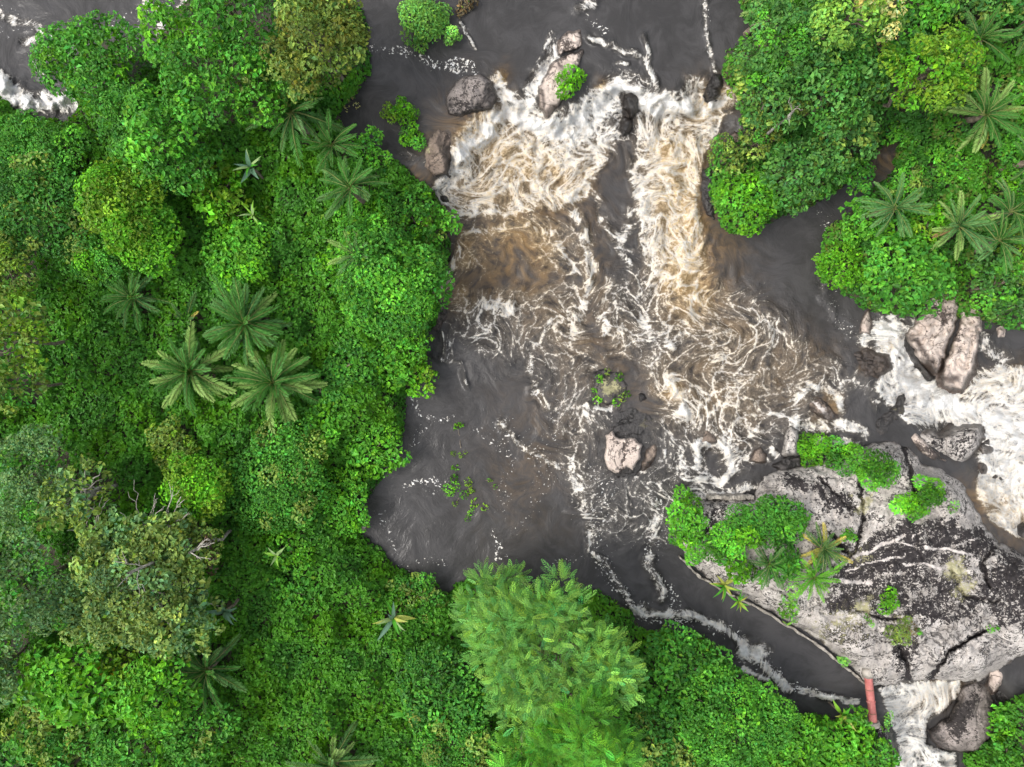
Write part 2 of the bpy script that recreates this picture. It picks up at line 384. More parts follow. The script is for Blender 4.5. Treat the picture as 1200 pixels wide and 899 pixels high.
for pts, wd, v in [
    ([(530, 200), (560, 165), (590, 130), (625, 140), (660, 160), (700, 130), (730, 105), (770, 125), (820, 125), (845, 118)], 19, 1.4),
    ([(640, 205), (668, 240), (690, 285), (692, 325), (676, 385)], 9, .95), ([(545, 275), (600, 262), (650, 276), (672, 320)], 7, .8),
    ([(515, 345), (528, 305), (548, 276)], 7, .8), ([(700, 190), (680, 220), (660, 235)], 10, 1.0),
    ([(800, 150), (790, 220), (800, 290), (815, 340), (800, 370)], 27, .82), ([(760, 170), (750, 230), (760, 300)], 10, .9),
    ([(715, 330), (705, 370), (712, 390)], 9, .85), ([(575, 358), (600, 362)], 11, .95), ([(510, 415), (540, 430), (552, 450)], 4, .6),
    ([(520, 390), (525, 415)], 9, .7), ([(640, 380), (625, 410), (622, 440), (640, 480)], 9, .62), ([(750, 375), (780, 390), (800, 420)], 12, .85),
    ([(785, 440), (795, 465), (800, 480)], 13, 1.15), ([(800, 480), (790, 520), (800, 560), (812, 580)], 12, .72),
    ([(690, 470), (675, 510), (672, 560), (690, 610), (692, 640)], 9, .64), ([(590, 495), (610, 520), (640, 545), (690, 560)], 6, .60),
    ([(880, 505), (905, 485), (925, 490)], 5, .9), ([(935, 500), (928, 470), (945, 452), (975, 460), (985, 480)], 7, 1.15),
    ([(945, 500), (985, 495), (1010, 505), (1000, 520), (960, 515)], 8, 1.0), ([(955, 470), (990, 500)], 9, .8),
    ([(815, 545), (815, 525), (835, 515), (858, 528), (858, 550), (842, 565), (820, 562)], 6, 1.25), ([(828, 580), (860, 578), (885, 570)], 7, .85),
    ([(860, 520), (880, 535), (900, 540)], 6, .8), ([(765, 585), (768, 630), (762, 665), (775, 700)], 7, .75), ([(690, 640), (712, 665), (735, 700), (745, 718)], 5, .72),
    ([(745, 715), (790, 718), (820, 728), (850, 742), (872, 758)], 6, 1.15), ([(872, 762), (888, 766)], 12, 1.7), ([(885, 770), (905, 790), (922, 808)], 6, 1.3),
    ([(872, 785), (900, 800)], 5, 1.2), ([(935, 814), (968, 818), (1006, 822)], 4, 1.1),
    ([(655, 55), (645, 72), (628, 98), (622, 118)], 9, 1.2), ([(690, 42), (720, 52), (752, 66), (765, 90), (770, 110)], 4.5, .82), ([(755, 45), (762, 60), (758, 75)], 4, .85),
    ([(650, 40), (642, 58)], 3, .9), ([(680, 8), (700, 5)], 6, .8), ([(584, 92), (590, 110), (604, 122)], 10, 1.2),
    ([(828, -5), (826, 25), (834, 55), (838, 80)], 4, .78), ([(724, 72), (735, 73)], 3, .8), ([(545, 32), (552, 45), (560, 60)], 2.5, .7),
    ([(-30, 80), (10, 105), (35, 120), (70, 122), (98, 114)], 13, 1.7), ([(-5, 10), (20, 25), (50, 32), (48, 45), (25, 50)], 6, .72), ([(50, 85), (38, 70), (65, 62), (62, 45)], 6, .68),
    ([(170, 5), (200, 18), (235, -5)], 6, .7), ([(190, 40), (195, 20)], 8, .8), ([(85, 45), (110, 28)], 7, .55), ([(340, 0), (352, 8)], 5, .7),
    ([(1150, 400), (1180, 420)], 14, .6), ([(1010, 400), (1022, 392), (1035, 398)], 9, 1.05), ([(960, 330), (985, 370), (1000, 400)], 10, .33),
    ([(1000, 440), (1030, 470)], 12, .5), ([(520, 235), (545, 248), (600, 250)], 10, .85), ([(1172, 730), (1200, 740)], 12, .9), ([(470, 180), (500, 190)], 5, .4)]:
    stroke(foam, pts, wd, v, .55)
area(foam, [(1038, 376), (1052, 376), (1074, 410), (1096, 446), (1122, 472), (1146, 440), (1172, 426), (1204, 432), (1400, 460), (1400, 660), (1200, 632), (1158, 612), (1142, 580),
            (1148, 545), (1150, 500), (1060, 497), (1024, 456), (1042, 430), (1050, 410)], 1.0, 5, .35)
stroke(foam, [(1048, 390), (1070, 430), (1090, 470), (1140, 490), (1200, 505)], 27, 1.5)
stroke(foam, [(1150, 450), (1200, 460)], 22, 1.1); stroke(foam, [(1165, 520), (1210, 590)], 22, 1.2)
for q_ in ([(742, 562), (760, 548), (772, 528)], [(700, 482), (715, 480), (734, 474)], [(690, 434), (700, 428)], [(905, 524), (914, 535)]): stroke(foam, q_, 4, 1.0)
area(foam, [(1026, 808), (1060, 797), (1124, 796), (1122, 815), (1106, 832), (1086, 850), (1086, 872), (1120, 884), (1122, 960), (1052, 960), (1048, 862), (1040, 832)], .95, 4, .3)
carve(foam, [(738, 172), (724, 215), (722, 250), (735, 280)], 13, .85)
stroke(foam, [(742, 235), (728, 280), (740, 320)], 9, .62); stroke(foam, [(700, 235), (720, 275), (745, 300)], 8, .62); carve(foam, [(740, 120), (736, 145)], 9, .8)
carve(foam, [(605, 295)], 34, .6); carve(foam, [(835, 540)], 9, .95); carve(foam, [(958, 470), (972, 488)], 7, .85); carve(foam, [(735, 440), (745, 490), (740, 540)], 20, .9)
carve(foam, [(900, 340), (960, 400), (990, 420)], 12, .45); carve(foam, [(1120, 555), (1160, 600)], 10, .3); carve(foam, [(560, 190)], 16, .35); carve(foam, [(650, 205)], 10, .5)
for pts, wd, v in [([(560, 160), (600, 190), (640, 200)], 48, .85), ([(605, 290)], 66, 1.0), ([(545, 290), (535, 340)], 30, .8), ([(790, 180), (800, 260), (810, 340)], 48, 1.0),
                   ([(830, 360), (870, 400), (800, 440)], 46, .42), ([(700, 250), (690, 330)], 40, .4), ([(780, 450), (860, 470), (930, 430)], 46, .38), ([(790, 455)], 16, 1.1),
                   ([(1155, 455), (1200, 450)], 24, .4), ([(1150, 590), (1200, 600)], 36, .65), ([(1090, 815), (1110, 800)], 24, .4), ([(560, 220), (640, 235), (700, 200)], 40, .7), ([(820, 130), (845, 110)], 24, .9),
                   ([(590, 92)], 12, 1.0), ([(708, 100)], 9, 1.0), ([(640, 360), (700, 400)], 60, .35), ([(965, 478)], 18, .8), ([(1190, 730)], 25, 1.0), ([(1015, 425)], 14, .8), ([(1046, 402)], 8, .8),
                   ([(480, 205), (495, 215)], 12, .8), ([(640, 500), (620, 560)], 60, .2), ([(1040, 185)], 24, .6)]:
    stroke(silt, pts, wd, v)
for pts, wd, v in [([(400, 48), (440, 60), (480, 66), (520, 78), (565, 84)], 8, .8), ([(440, 40), (420, 20)], 8, .6), ([(500, 65), (560, 82)], 6, .8), ([(10, 20), (60, 50), (40, 80)], 22, .55),
                   ([(75, 45), (130, 30), (200, 10), (240, 5)], 16, .55), ([(590, 500), (640, 545), (665, 560)], 22, .62), ([(480, 455), (495, 485), (535, 488)], 6, .75), ([(500, 500), (480, 530)], 12, .6),
                   ([(478, 570), (510, 562)], 6, .85), ([(445, 605), (480, 660), (515, 660)], 10, .6), ([(560, 500), (600, 540), (590, 600)], 14, .55), ([(585, 620), (590, 650), (600, 655)], 5, .85),
                   ([(700, 560), (700, 640)], 30, .62), ([(690, 640), (740, 710)], 14, .75), ([(770, 590), (765, 670), (790, 710)], 10, .75), ([(740, 712), (860, 745)], 12, .8), ([(880, 765), (925, 810)], 12, .8),
                   ([(930, 815), (1010, 822)], 7, .8), ([(828, 0), (834, 60)], 5, .75), ([(690, 20), (715, 35)], 8, .75), ([(640, 560), (610, 620)], 16, .5), ([(660, 470), (640, 540)], 26, .5), ([(520, 560), (500, 580)], 6, .6),
                   ([(800, 600), (770, 640)], 18, .6), ([(960, 250), (975, 280)], 10, .65), ([(985, 350), (1000, 400)], 16, .5), ([(690, 8)], 10, .8), ([(880, 400), (960, 440)], 40, .4), ([(640, 660), (700, 650)], 12, .5)]:
    stroke(fleck, pts, wd, v)
lowv = fbm(WX / 48, WY / 48, 2, 91); foam = np.where(foam < .75, foam * (.70 + .58 * lowv), foam)
carve(silt, [(738, 165), (720, 215), (722, 260), (740, 310)], 24, .75)
# swirl the pattern coordinates along a made-up current (eddies carry the foam into strands)
def psi(x, y): return fbm(x / 85, y / 85, 2, 31) * 85 + .55 * fbm(x / 34, y / 34, 2, 33) * 34 * .4
ux, uy = WX.copy(), WY.copy()
amp = 1.0
for _ in range(4):
    e = 1.5
    dpx = (psi(ux + e, uy) - psi(ux - e, uy)) / (2 * e); dpy = (psi(ux, uy + e) - psi(ux, uy - e)) / (2 * e)
    ux -= 4.0 * dpy * amp; uy += 4.0 * dpx * amp
flow = np.stack([ux * PXM, -uy * PXM, 0 * ux], -1)
# heights: whitewater is lumpy, calm water nearly flat
wz = samp(G_W, WX, WY) * 1.0
rough = np.clip(foam, 0, 1.3)
lump = fbm(ux / 16, uy / 16, 4, 51, .55) - .5; lump2 = 1 - np.abs(2 * fbm(ux / 26, uy / 26, 2, 55) - 1)
wz = wz + rough * (lump * 1.5 + (lump2 - .6) * .7) + (fbm(ux / 30, uy / 30, 3, 58) - .5) * .16
for cx_, cy_, r_, h_ in [(790, 450, 14, .5), (735, 65, 40, .25), (945, 462, 14, .35), (590, 360, 12, .3), (600, 290, 40, .25), (715, 345, 12, .3), (775, 385, 14, .35), (840, 545, 18, -.35)]:
    wz += h_ * np.exp(-((WX - cx_) ** 2 + (WY - cy_) ** 2) / r_ ** 2)
sdw = samp(G_SD, WX, WY)
ok = sdw < 22
keep = ok[:-1, :-1] | ok[1:, :-1] | ok[:-1, 1:] | ok[1:, 1:]
V = P3(WX, WY, wz).reshape(-1, 3)
V, Q, (fo, si, fk_, fw) = compact(V, grid_faces(len(wy), len(wx), keep), [foam.ravel(), silt.ravel(), fleck.ravel(), flow.reshape(-1, 3)])
tag(mesh_np('river_water', V, Q, M_WATER, {'foam': ('FLOAT', fo), 'silt': ('FLOAT', np.clip(si, 0, 1)), 'fleck': ('FLOAT', fk_), 'flow': ('FLOAT_VECTOR', fw)}, smooth=True), kind='structure')

# ------------------------------------------------------------------ rocks
ROCKS = []
def rock(name, label, pts, h, mat, cat='boulder', step=1.5, zb=None, edge=14, bumpy=.22, seed=0, stain=(), lichen=(), veins=(), cracks=(), tops=(), wet=.35, wetside=(), jag=5, facets=7, group=None, sink=.6, terr=.5):
    r = np.random.default_rng(seed + 100)
    xs = [p[0] for p in pts]; ys = [p[1] for p in pts]
    gx = np.arange(min(xs) - 8, max(xs) + 8, step); gy = np.arange(min(ys) - 8, max(ys) + 8, step)
    X, Y = np.meshgrid(gx, gy)
    sd = poly_sd(X, Y, pts) + (fbm(X / 9, Y / 9, 3, seed) - .5) * jag
    cx_, cy_ = sum(xs) / len(xs), sum(ys) / len(ys)
    base = float(samp(G_WL, cx_, cy_)) if zb is None else zb
    if zb == 'field': base = np.minimum(samp(blur(G_W, 6), X, Y), 0.3)
    t = np.clip(sd / edge, 0, 1); prof = 1 - (1 - t) ** 2.2
    rad = max(max(xs) - min(xs), max(ys) - min(ys)) / 2
    pl = np.full(X.shape, 9.)
    for q in range(facets):
        a = r.random() * 6.283; sl_ = r.uniform(.15, .85); off = r.uniform(.6, 1.1)
        pl = np.minimum(pl, off - sl_ * ((X - cx_) * np.cos(a) + (Y - cy_) * np.sin(a)) / rad)
    pl = np.clip(pl, .25, 1.0)
    z = base + h * prof * pl + prof * ((fbm(X / 22, Y / 22, 5, seed + 5, .55) - .5) * 3 - (1 - np.abs(2 * fbm(X / 15, Y / 15, 3, seed + 15, .55) - 1)) ** 6 * .9) * bumpy
    tl = fbm(X / 46, Y / 46, 3, seed + 31) * 9; fr = tl - np.floor(tl); z = z + prof * bumpy * terr * (np.floor(tl) + sstep(.72, 1.0, fr) - tl) * (-1)
    for (tx, ty, tr_, th) in tops: z = z + th * np.exp(-(((X - tx) ** 2 + (Y - ty) ** 2) / tr_ ** 2)) * prof
    for cpts, wd, dep in cracks:
        d = seg_dist(X + (fbm(X / 7, Y / 7, 2, seed + 8) - .5) * 6, Y + (fbm(X / 7, Y / 7, 2, seed + 9) - .5) * 6, cpts)
        z = z - dep * np.exp(-(d / wd) ** 2) * np.clip(prof, 0, 1)
    z = np.where(sd < 0, base - sink * np.clip(-sd / 2.5, 0, 1.6), z)
    A = {q: np.zeros(X.shape) for q in ('stain', 'lichen', 'vein', 'wet')}
    wx_ = X + (fbm(X / 18, Y / 18, 3, seed + 11) - .5) * 22; wy_ = Y + (fbm(X / 18, Y / 18, 3, seed + 12) - .5) * 22
    for p_, v in stain:
        A['stain'] = np.maximum(A['stain'], v * (sstep(-7, 7, poly_sd(wx_, wy_, p_)) if len(p_) > 2 else np.exp(-(seg_dist(wx_, wy_, p_) / 10) ** 2)))
    for (lx, ly, lr, v) in lichen: A['lichen'] = np.maximum(A['lichen'], v * np.exp(-(((wx_ - lx) ** 2 + (wy_ - ly) ** 2) / lr ** 2)))
    for p_, wd in veins: A['vein'] = np.maximum(A['vein'], np.exp(-(seg_dist(X + (wx_ - X) * .4, Y + (wy_ - Y) * .4, p_) / wd) ** 2))
    for cpts, wd, dep in cracks: A['stain'] = np.maximum(A['stain'], .8 * np.exp(-(seg_dist(X + (fbm(X / 7, Y / 7, 2, seed + 8) - .5) * 6, Y + (fbm(X / 7, Y / 7, 2, seed + 9) - .5) * 6, cpts) / (wd * 1.5)) ** 2))
    A['wet'] = 1 - sstep(wet * .35, wet, z - base + (fbm(X / 8, Y / 8, 2, seed + 3) - .5) * .3)
    for p_, wd in wetside: A['wet'] = np.maximum(A['wet'], np.exp(-(seg_dist(wx_, wy_, p_ if len(p_) > 1 else p_ * 2) / wd) ** 2))
    ok_ = sd > -5; keep = ok_[:-1, :-1] | ok_[1:, :-1] | ok_[:-1, 1:] | ok_[1:, 1:]
    V = P3(X, Y, z).reshape(-1, 3); names = list(A)
    V, Q, ar = compact(V, grid_faces(len(gy), len(gx), keep), [A[q].ravel() for q in names])
    c0 = np.array([V[:, 0].mean(), V[:, 1].mean(), float(np.min(V[:, 2]))])
    o = mesh_np(name, V - c0, Q, mat, {q: ('FLOAT', a) for q, a in zip(names, ar)}, smooth=True)
    o.location = c0; tag(o, label, cat, group)
    ROCKS.append((pts, X, Y, z, sd, gx, gy)); return o
def rock_top(px, py, default=None):
    best = default
    for pts, X, Y, z, sd, gx, gy in ROCKS:
        if gx[0] <= px <= gx[-1] and gy[0] <= py <= gy[-1]:
            i = min(int(np.searchsorted(gx, px)), len(gx) - 1); j = min(int(np.searchsorted(gy, py)), len(gy) - 1)
            if sd[j, i] > 0: best = z[j, i] if best is None else max(best, z[j, i])
    return best

OUT = [(786, 622), (792, 602), (806, 590), (832, 584), (884, 582), (888, 566), (905, 552), (945, 546), (985, 534), (1012, 520), (1048, 518), (1066, 524), (1080, 545), (1102, 550), (1126, 566),
       (1142, 590), (1152, 612), (1170, 636), (1200, 650), (1260, 680), (1270, 740), (1225, 762), (1190, 772), (1168, 788), (1148, 800), (1120, 798), (1085, 800), (1060, 798), (1036, 806), (1014, 800),
       (1000, 786), (962, 754), (926, 731), (882, 706), (842, 686), (816, 670), (802, 650)]
rock('rock_outcrop', 'huge grey granite outcrop streaked with black stains, bushes and palms growing on it', OUT, 1.5, M_GREY, 'rock', step=1.5, zb='field', edge=26, bumpy=.26, seed=1, facets=0, jag=7, sink=1.6, terr=.35,
     tops=[(945, 590, 50, .5), (1030, 545, 28, .7), (1080, 640, 70, .9), (1180, 680, 50, .6), (1100, 755, 60, .5), (1000, 740, 50, .3), (1120, 580, 26, .4), (900, 660, 50, .2)],
     stain=[([(985, 655), (1040, 615), (1100, 610), (1150, 618), (1160, 650), (1120, 665), (1060, 668), (1000, 690), (975, 690)], .54), ([(1000, 690), (1060, 670), (1130, 668), (1165, 690), (1150, 735), (1110, 730), (1060, 720), (1000, 715)], .42),
            ([(1165, 650), (1215, 655), (1230, 720), (1180, 740), (1160, 700)], .48), ([(965, 700), (1000, 690), (1005, 720), (970, 715)], .75), ([(1040, 720), (1080, 745), (1062, 800)], .42), ([(800, 590), (850, 588), (846, 640), (800, 640)], .2),
            ([(930, 560), (1000, 600)], .55), ([(960, 560), (975, 580), (1000, 600)], .6), ([(960, 720), (1030, 740), (1040, 770), (960, 750)], .25)],
     lichen=[(1010, 655, 20, .6), (1120, 668, 16, .9), (1130, 690, 14, .8), (1060, 735, 18, .8), (990, 725, 40, .5), (1010, 590, 14, .8), (1008, 710, 16, .8), (960, 745, 30, .45), (860, 690, 24, .3)],
     veins=[([(985, 662), (1030, 640), (1060, 628)], 2.5), ([(990, 670), (1040, 655), (1062, 652)], 1.4), ([(1085, 642), (1110, 645), (1140, 652)], 1.9), ([(1058, 660), (1080, 661), (1102, 668)], 1.6), ([(1070, 630), (1085, 622)], 1.2), ([(985, 680), (1005, 682), (1020, 684)], 3.1),
            ([(1120, 640), (1145, 632)], 1.2), ([(1045, 633), (1075, 640)], 1.0)],
     cracks=[([(1008, 560), (1012, 610), (1000, 650)], 1.5, 0.55), ([(1090, 795), (1112, 765), (1130, 752), (1155, 738)], 1.5, 0.77), ([(1055, 760), (1064, 782), (1066, 800)], 2.5, 0.77), ([(960, 560), (990, 590), (1006, 598)], 1.2, 0.39), ([(1060, 525), (1068, 560), (1080, 600)], 2.0, 0.55),
             ([(1165, 640), (1150, 660), (1160, 690)], 2.0, 0.55), ([(1000, 655), (985, 640), (972, 625)], 1.5, 0.44), ([(1005, 715), (1040, 725), (1060, 725)], 1.5, 0.39), ([(1115, 670), (1130, 700), (1170, 705)], 2.0, 0.44)], wet=.22)
B = [
 ('boulder', 'rounded brown boulder above the main falls beside its left chute', [(521, 120), (528, 102), (544, 90), (562, 87), (576, 95), (581, 112), (576, 126), (560, 133), (540, 137), (525, 135)], 1.3, M_UMBER, dict(wetside=[([(580, 105), (578, 128), (545, 137)], 8)], stain=[([(530, 125), (560, 130)], .4)])),
 ('boulder', 'upright tan boulder at the left edge of the main falls, patched with moss', [(504, 162), (514, 152), (530, 154), (534, 166), (528, 188), (522, 204), (510, 207), (496, 196), (497, 178)], 1.6, M_TAN, dict(lichen=[(506, 180, 8, .6), (522, 172, 5, .6)], wetside=[([(533, 160), (529, 190), (524, 206)], 4)], zb=1.5, edge=5, wet=.2)),
 ('boulder', 'long pinkish ridge of rock splitting the top of the falls', [(654, 48), (666, 36), (680, 35), (683, 50), (685, 60), (674, 86), (668, 108), (655, 124), (641, 136), (632, 126), (631, 102), (643, 86), (652, 68)], 1.2, M_PINK, dict(cracks=[([(655, 68), (684, 54)], 3, .5)], wetside=[([(633, 105), (636, 132), (660, 120)], 5), ([(650, 62), (654, 82)], 3)], stain=[([(655, 50), (668, 60)], .5)])),
 ('rock', 'low mossy rock covered with washed-over weeds in mid river', [(694, 440), (706, 432), (728, 436), (734, 450), (732, 470), (712, 476), (698, 468)], .55, M_DARK, dict(lichen=[(715, 452, 18, .8)], stain=[([(710, 445), (722, 455)], .6)], wet=.2)),
 ('rock', 'dark wet rock shelf half under water around the pale pink slab', [(700, 500), (716, 484), (744, 478), (768, 492), (772, 516), (760, 540), (742, 560), (712, 562), (698, 545), (696, 520)], .22, M_DARK, dict(wet=.6, lichen=[(757, 500, 7, .9), (744, 492, 9, .4)], edge=20, bumpy=.1)),
 ('rock', 'flat pale pink slab of rock bare in mid river', [(709, 510), (718, 504), (726, 514), (744, 513), (753, 522), (750, 538), (742, 552), (734, 548), (726, 556), (712, 551), (708, 538)], .62, M_PINK, dict(edge=3, wet=.05, stain=[([(722, 516), (724, 520)], .3), ([(735, 520), (737, 530)], .3)], cracks=[([(731, 520), (728, 555)], 1.0, .1)], facets=0, bumpy=.03)),
 ('rock', 'small tan slab edge beside the pink slab, washed by foam', [(756, 528), (768, 518), (772, 526), (762, 548), (750, 556)], .5, M_TAN, dict(edge=5, wet=.35)),
 ('rock', 'tiny dark stone ringed by water near the weedy mid-river rock', [(748, 462), (756, 460), (758, 468), (750, 472)], .35, M_DARK, dict(edge=4, wet=.5)),
 ('rock', 'pointed tan rock above the round whirlpool', [(818, 522), (827, 501), (838, 510), (842, 518), (830, 519)], .8, M_TAN, dict(edge=5, wet=.35, jag=3)),
 ('rock', 'small pointed brown rock between whirlpool and pale upright boulder', [(878, 540), (884, 528), (892, 525), (899, 532), (897, 543), (886, 543)], .8, M_TAN, dict(edge=5, wet=.3, jag=3)),
 ('boulder', 'pale grey upright boulder left of the bush on the outcrop edge', [(916, 532), (921, 508), (926, 498), (935, 504), (937, 520), (934, 533), (922, 536)], 1.2, M_GREY, dict(edge=6, wet=.25, jag=3, wetside=[([(918, 540), (934, 538)], 4)], facets=4)),
 ('rock', 'dark stones wedged under the pale upright boulder', [(905, 546), (918, 536), (938, 534), (942, 548), (920, 556)], .7, M_DARK, dict(edge=6, wet=.4)),
 ('rock', 'sunken tan rock under the foam loop at the rim of the right cascade', [(940, 468), (950, 458), (966, 470), (984, 490), (972, 494), (952, 484)], .42, M_TAN, dict(edge=5, wet=.3, veins=[([(948, 466), (972, 488)], 3)])),
 ('boulder', 'small pinkish rock at the head of the right cascade', [(1006, 392), (1010, 372), (1018, 362), (1022, 376), (1020, 392)], .9, M_PINK, dict(edge=5, wet=.35, jag=3, lichen=[])),
 ('rock', 'brown wet rock on the left lip of the white right cascade', [(1000, 415), (1016, 408), (1042, 416), (1044, 432), (1030, 446), (1014, 440)], .6, M_TAN, dict(edge=8, wet=.9)),
 ('rock', 'dark ledge below the lip of the right cascade, under thin water', [(1010, 510), (1030, 488), (1056, 466), (1062, 490), (1050, 505), (1030, 520)], .5, M_DARK, dict(edge=8, wet=.5, lichen=[(1055, 480, 9, .5)], zb=-.2)),
 ('boulder', 'pale sandy rock with potholes and a black wet foot beside the right cascade', [(1060, 392), (1076, 374), (1088, 345), (1104, 314), (1128, 316), (1124, 355), (1119, 384), (1108, 412), (1098, 436), (1082, 424), (1070, 412)], 1.3, M_PINK, dict(wetside=[([(1070, 402), (1085, 418), (1096, 432)], 6)], stain=[([(1090, 360), (1091, 364)], .6), ([(1098, 372), (1104, 373)], .6)], zb=.1, edge=4, facets=0, bumpy=.3, jag=8)),
 ('boulder', 'pale sandy rock right of the crack, a brown round pothole in it', [(1130, 350), (1143, 338), (1151, 366), (1147, 400), (1141, 430), (1127, 456), (1107, 453), (1101, 440), (1112, 416), (1122, 388)], 1.1, M_PINK, dict(wetside=[([(1100, 436), (1112, 452), (1124, 448)], 6)], stain=[([(1119, 388), (1121, 390)], .5)], lichen=[(1110, 405, 10, .7)], zb=-.1, edge=4, facets=0, bumpy=.3, jag=8)),
 ('boulder', 'small round pale stone under the bushes at the right edge', [(1167, 384), (1174, 380), (1179, 386), (1177, 395), (1169, 396)], .8, M_PINK, dict(edge=5, jag=1.5, wet=.1)),
 ('boulder', 'wedge-shaped grey rock between the outcrop and the right cascade', [(1066, 506), (1082, 500), (1102, 508), (1112, 502), (1148, 500), (1152, 512), (1140, 534), (1128, 546), (1098, 534), (1074, 522)], 1.5, M_GREY, dict(edge=9, stain=[([(1090, 512), (1145, 508), (1130, 540), (1095, 530)], .22)], zb=-.8, wetside=[([(1070, 505), (1100, 508), (1120, 502)], 5)], facets=4)),
 ('boulder', 'pinkish slab leaning between wedge rock and outcrop', [(1062, 512), (1072, 506), (1096, 528), (1108, 540), (1096, 542), (1074, 528)], 1.3, M_PINK, dict(edge=6, zb=-.2, wet=.3, stain=[([(1080, 524), (1095, 538)], .6)])),
 ('rock', 'black wet rock below the wedge-shaped grey rock', [(1100, 548), (1120, 545), (1138, 556), (1142, 572), (1130, 580), (1112, 566)], .9, M_DARK, dict(edge=9, zb=-1.2, wet=.7)),
 ('rock', 'brown rock washed by tan foam in the lower right rapids', [(1154, 566), (1166, 552), (1180, 560), (1182, 580), (1164, 590), (1150, 580)], .8, M_TAN, dict(edge=5, zb=-1.9, wet=1.2)),
 ('rock', 'brown ledge between black rock and lower rapids', [(1136, 546), (1148, 536), (1160, 544), (1152, 560), (1140, 558)], .7, M_TAN, dict(edge=8, zb=-1.5, wet=1.0)),
 ('rock', 'dark wet rock at the right edge beside the lower rapids', [(1172, 632), (1184, 618), (1215, 612), (1240, 640), (1200, 650)], 1.0, M_DARK, dict(edge=10, zb=-1.2, wet=.6)),
 ('boulder', 'big brown boulder in the bottom white chute, its left end black and wet', [(1088, 856), (1098, 848), (1112, 840), (1122, 822), (1128, 802), (1146, 796), (1158, 804), (1166, 824), (1166, 846), (1160, 866), (1146, 882), (1124, 882), (1104, 878), (1092, 868)], 1.9, M_UMBER, dict(zb=-1.9, edge=9, wetside=[([(1090, 858), (1098, 872)], 9), ([(1118, 825), (1100, 850)], 6)], stain=[([(1110, 845), (1130, 815), (1148, 812), (1140, 845), (1120, 865)], .6)], facets=9)),
 ('boulder', 'smooth pale shoulder of rock above the brown bottom boulder', [(1158, 786), (1182, 772), (1186, 784), (1174, 804), (1164, 812), (1158, 802)], 1.0, M_PINK, dict(edge=7, zb=-.8, wet=.25)),
 ('rock', 'wet dark rock slope in the lower right corner', [(1168, 812), (1180, 790), (1196, 770), (1240, 760), (1260, 810), (1210, 820), (1180, 832)], 1.0, M_DARK, dict(edge=14, zb=-.9, wet=.7)),
 ('rock', 'black rock showing through the centre of the main falls', [(732, 112), (740, 106), (747, 116), (748, 130), (740, 136), (733, 126)], .6, M_DARK, dict(edge=5, zb=1.05, wet=2)),
 ('rock', 'black rock below another in the centre of the main falls', [(726, 150), (732, 138), (740, 140), (738, 154), (730, 160)], .5, M_DARK, dict(edge=5, zb=.55, wet=2)),
 ('rock', 'dark rock hump at the right end of the main falls', [(828, 100), (834, 86), (846, 82), (850, 96), (842, 112), (830, 116)], .8, M_DARK, dict(edge=7, zb=1.4, wet=2)),
 ('rock', 'grey rock under the shrub right of the falls', [(852, 164), (860, 152), (872, 158), (874, 174), (860, 178)], 1.2, M_TAN, dict(edge=7, zb=.3, wet=.4)),
 ('rock', 'small black stone in foam below the mossy tan boulder', [(516, 230), (524, 226), (529, 232), (524, 238), (518, 238)], .5, M_DARK, dict(edge=4, wet=2, jag=2)),
 ('rock', 'small white stone at the left corner of the pool', [(421, 616), (426, 612), (430, 618), (427, 623), (421, 622)], .5, M_PINK, dict(edge=4, wet=.05, jag=1)),
 ('rock', 'black wet rocks along the bank right of the main falls', [(822, 200), (834, 192), (842, 220), (838, 262), (828, 252), (820, 228)], .6, M_DARK, dict(edge=6, wet=1.2)),
 ('rock', 'pale bare rock between bushes on the right bank', [(1084, 238), (1094, 232), (1098, 242), (1090, 250)], .8, M_PINK, dict(edge=5, zb=2.0, wet=.05)),
 ('rock', 'black wet ledge along the left side of the potholed pale rock', [(1052, 384), (1062, 376), (1070, 392), (1080, 424), (1090, 440), (1076, 428), (1062, 406)], .9, M_DARK, dict(edge=5, zb=-.4, wet=1.2, jag=7)),
 ('rock', 'black wet rock step right of the round pale stone', [(1182, 398), (1200, 392), (1230, 396), (1236, 412), (1200, 412), (1186, 408)], .7, M_DARK, dict(edge=5, zb=-.6, wet=1.2, jag=7)),
 ('rock', 'small broken grey rock where the side of the wedge rock meets the white water', [(1146, 522), (1158, 516), (1162, 528), (1150, 536)], .7, M_GREY, dict(edge=4, zb=-1.3, wet=.5)),
 ('rock', 'brown sunken rock edge along the left bank below the falls', [(508, 352), (516, 338), (526, 345), (522, 372), (516, 392), (506, 384)], .35, M_TAN, dict(edge=6, wet=.6)),
]
for i, (nm, lb, pts, h, m, kw) in enumerate(B):
    rock(nm, lb, pts, h, m, cat=nm, seed=20 + i * 7, step=1.1, **{**dict(edge=6, bumpy=.16), **kw})

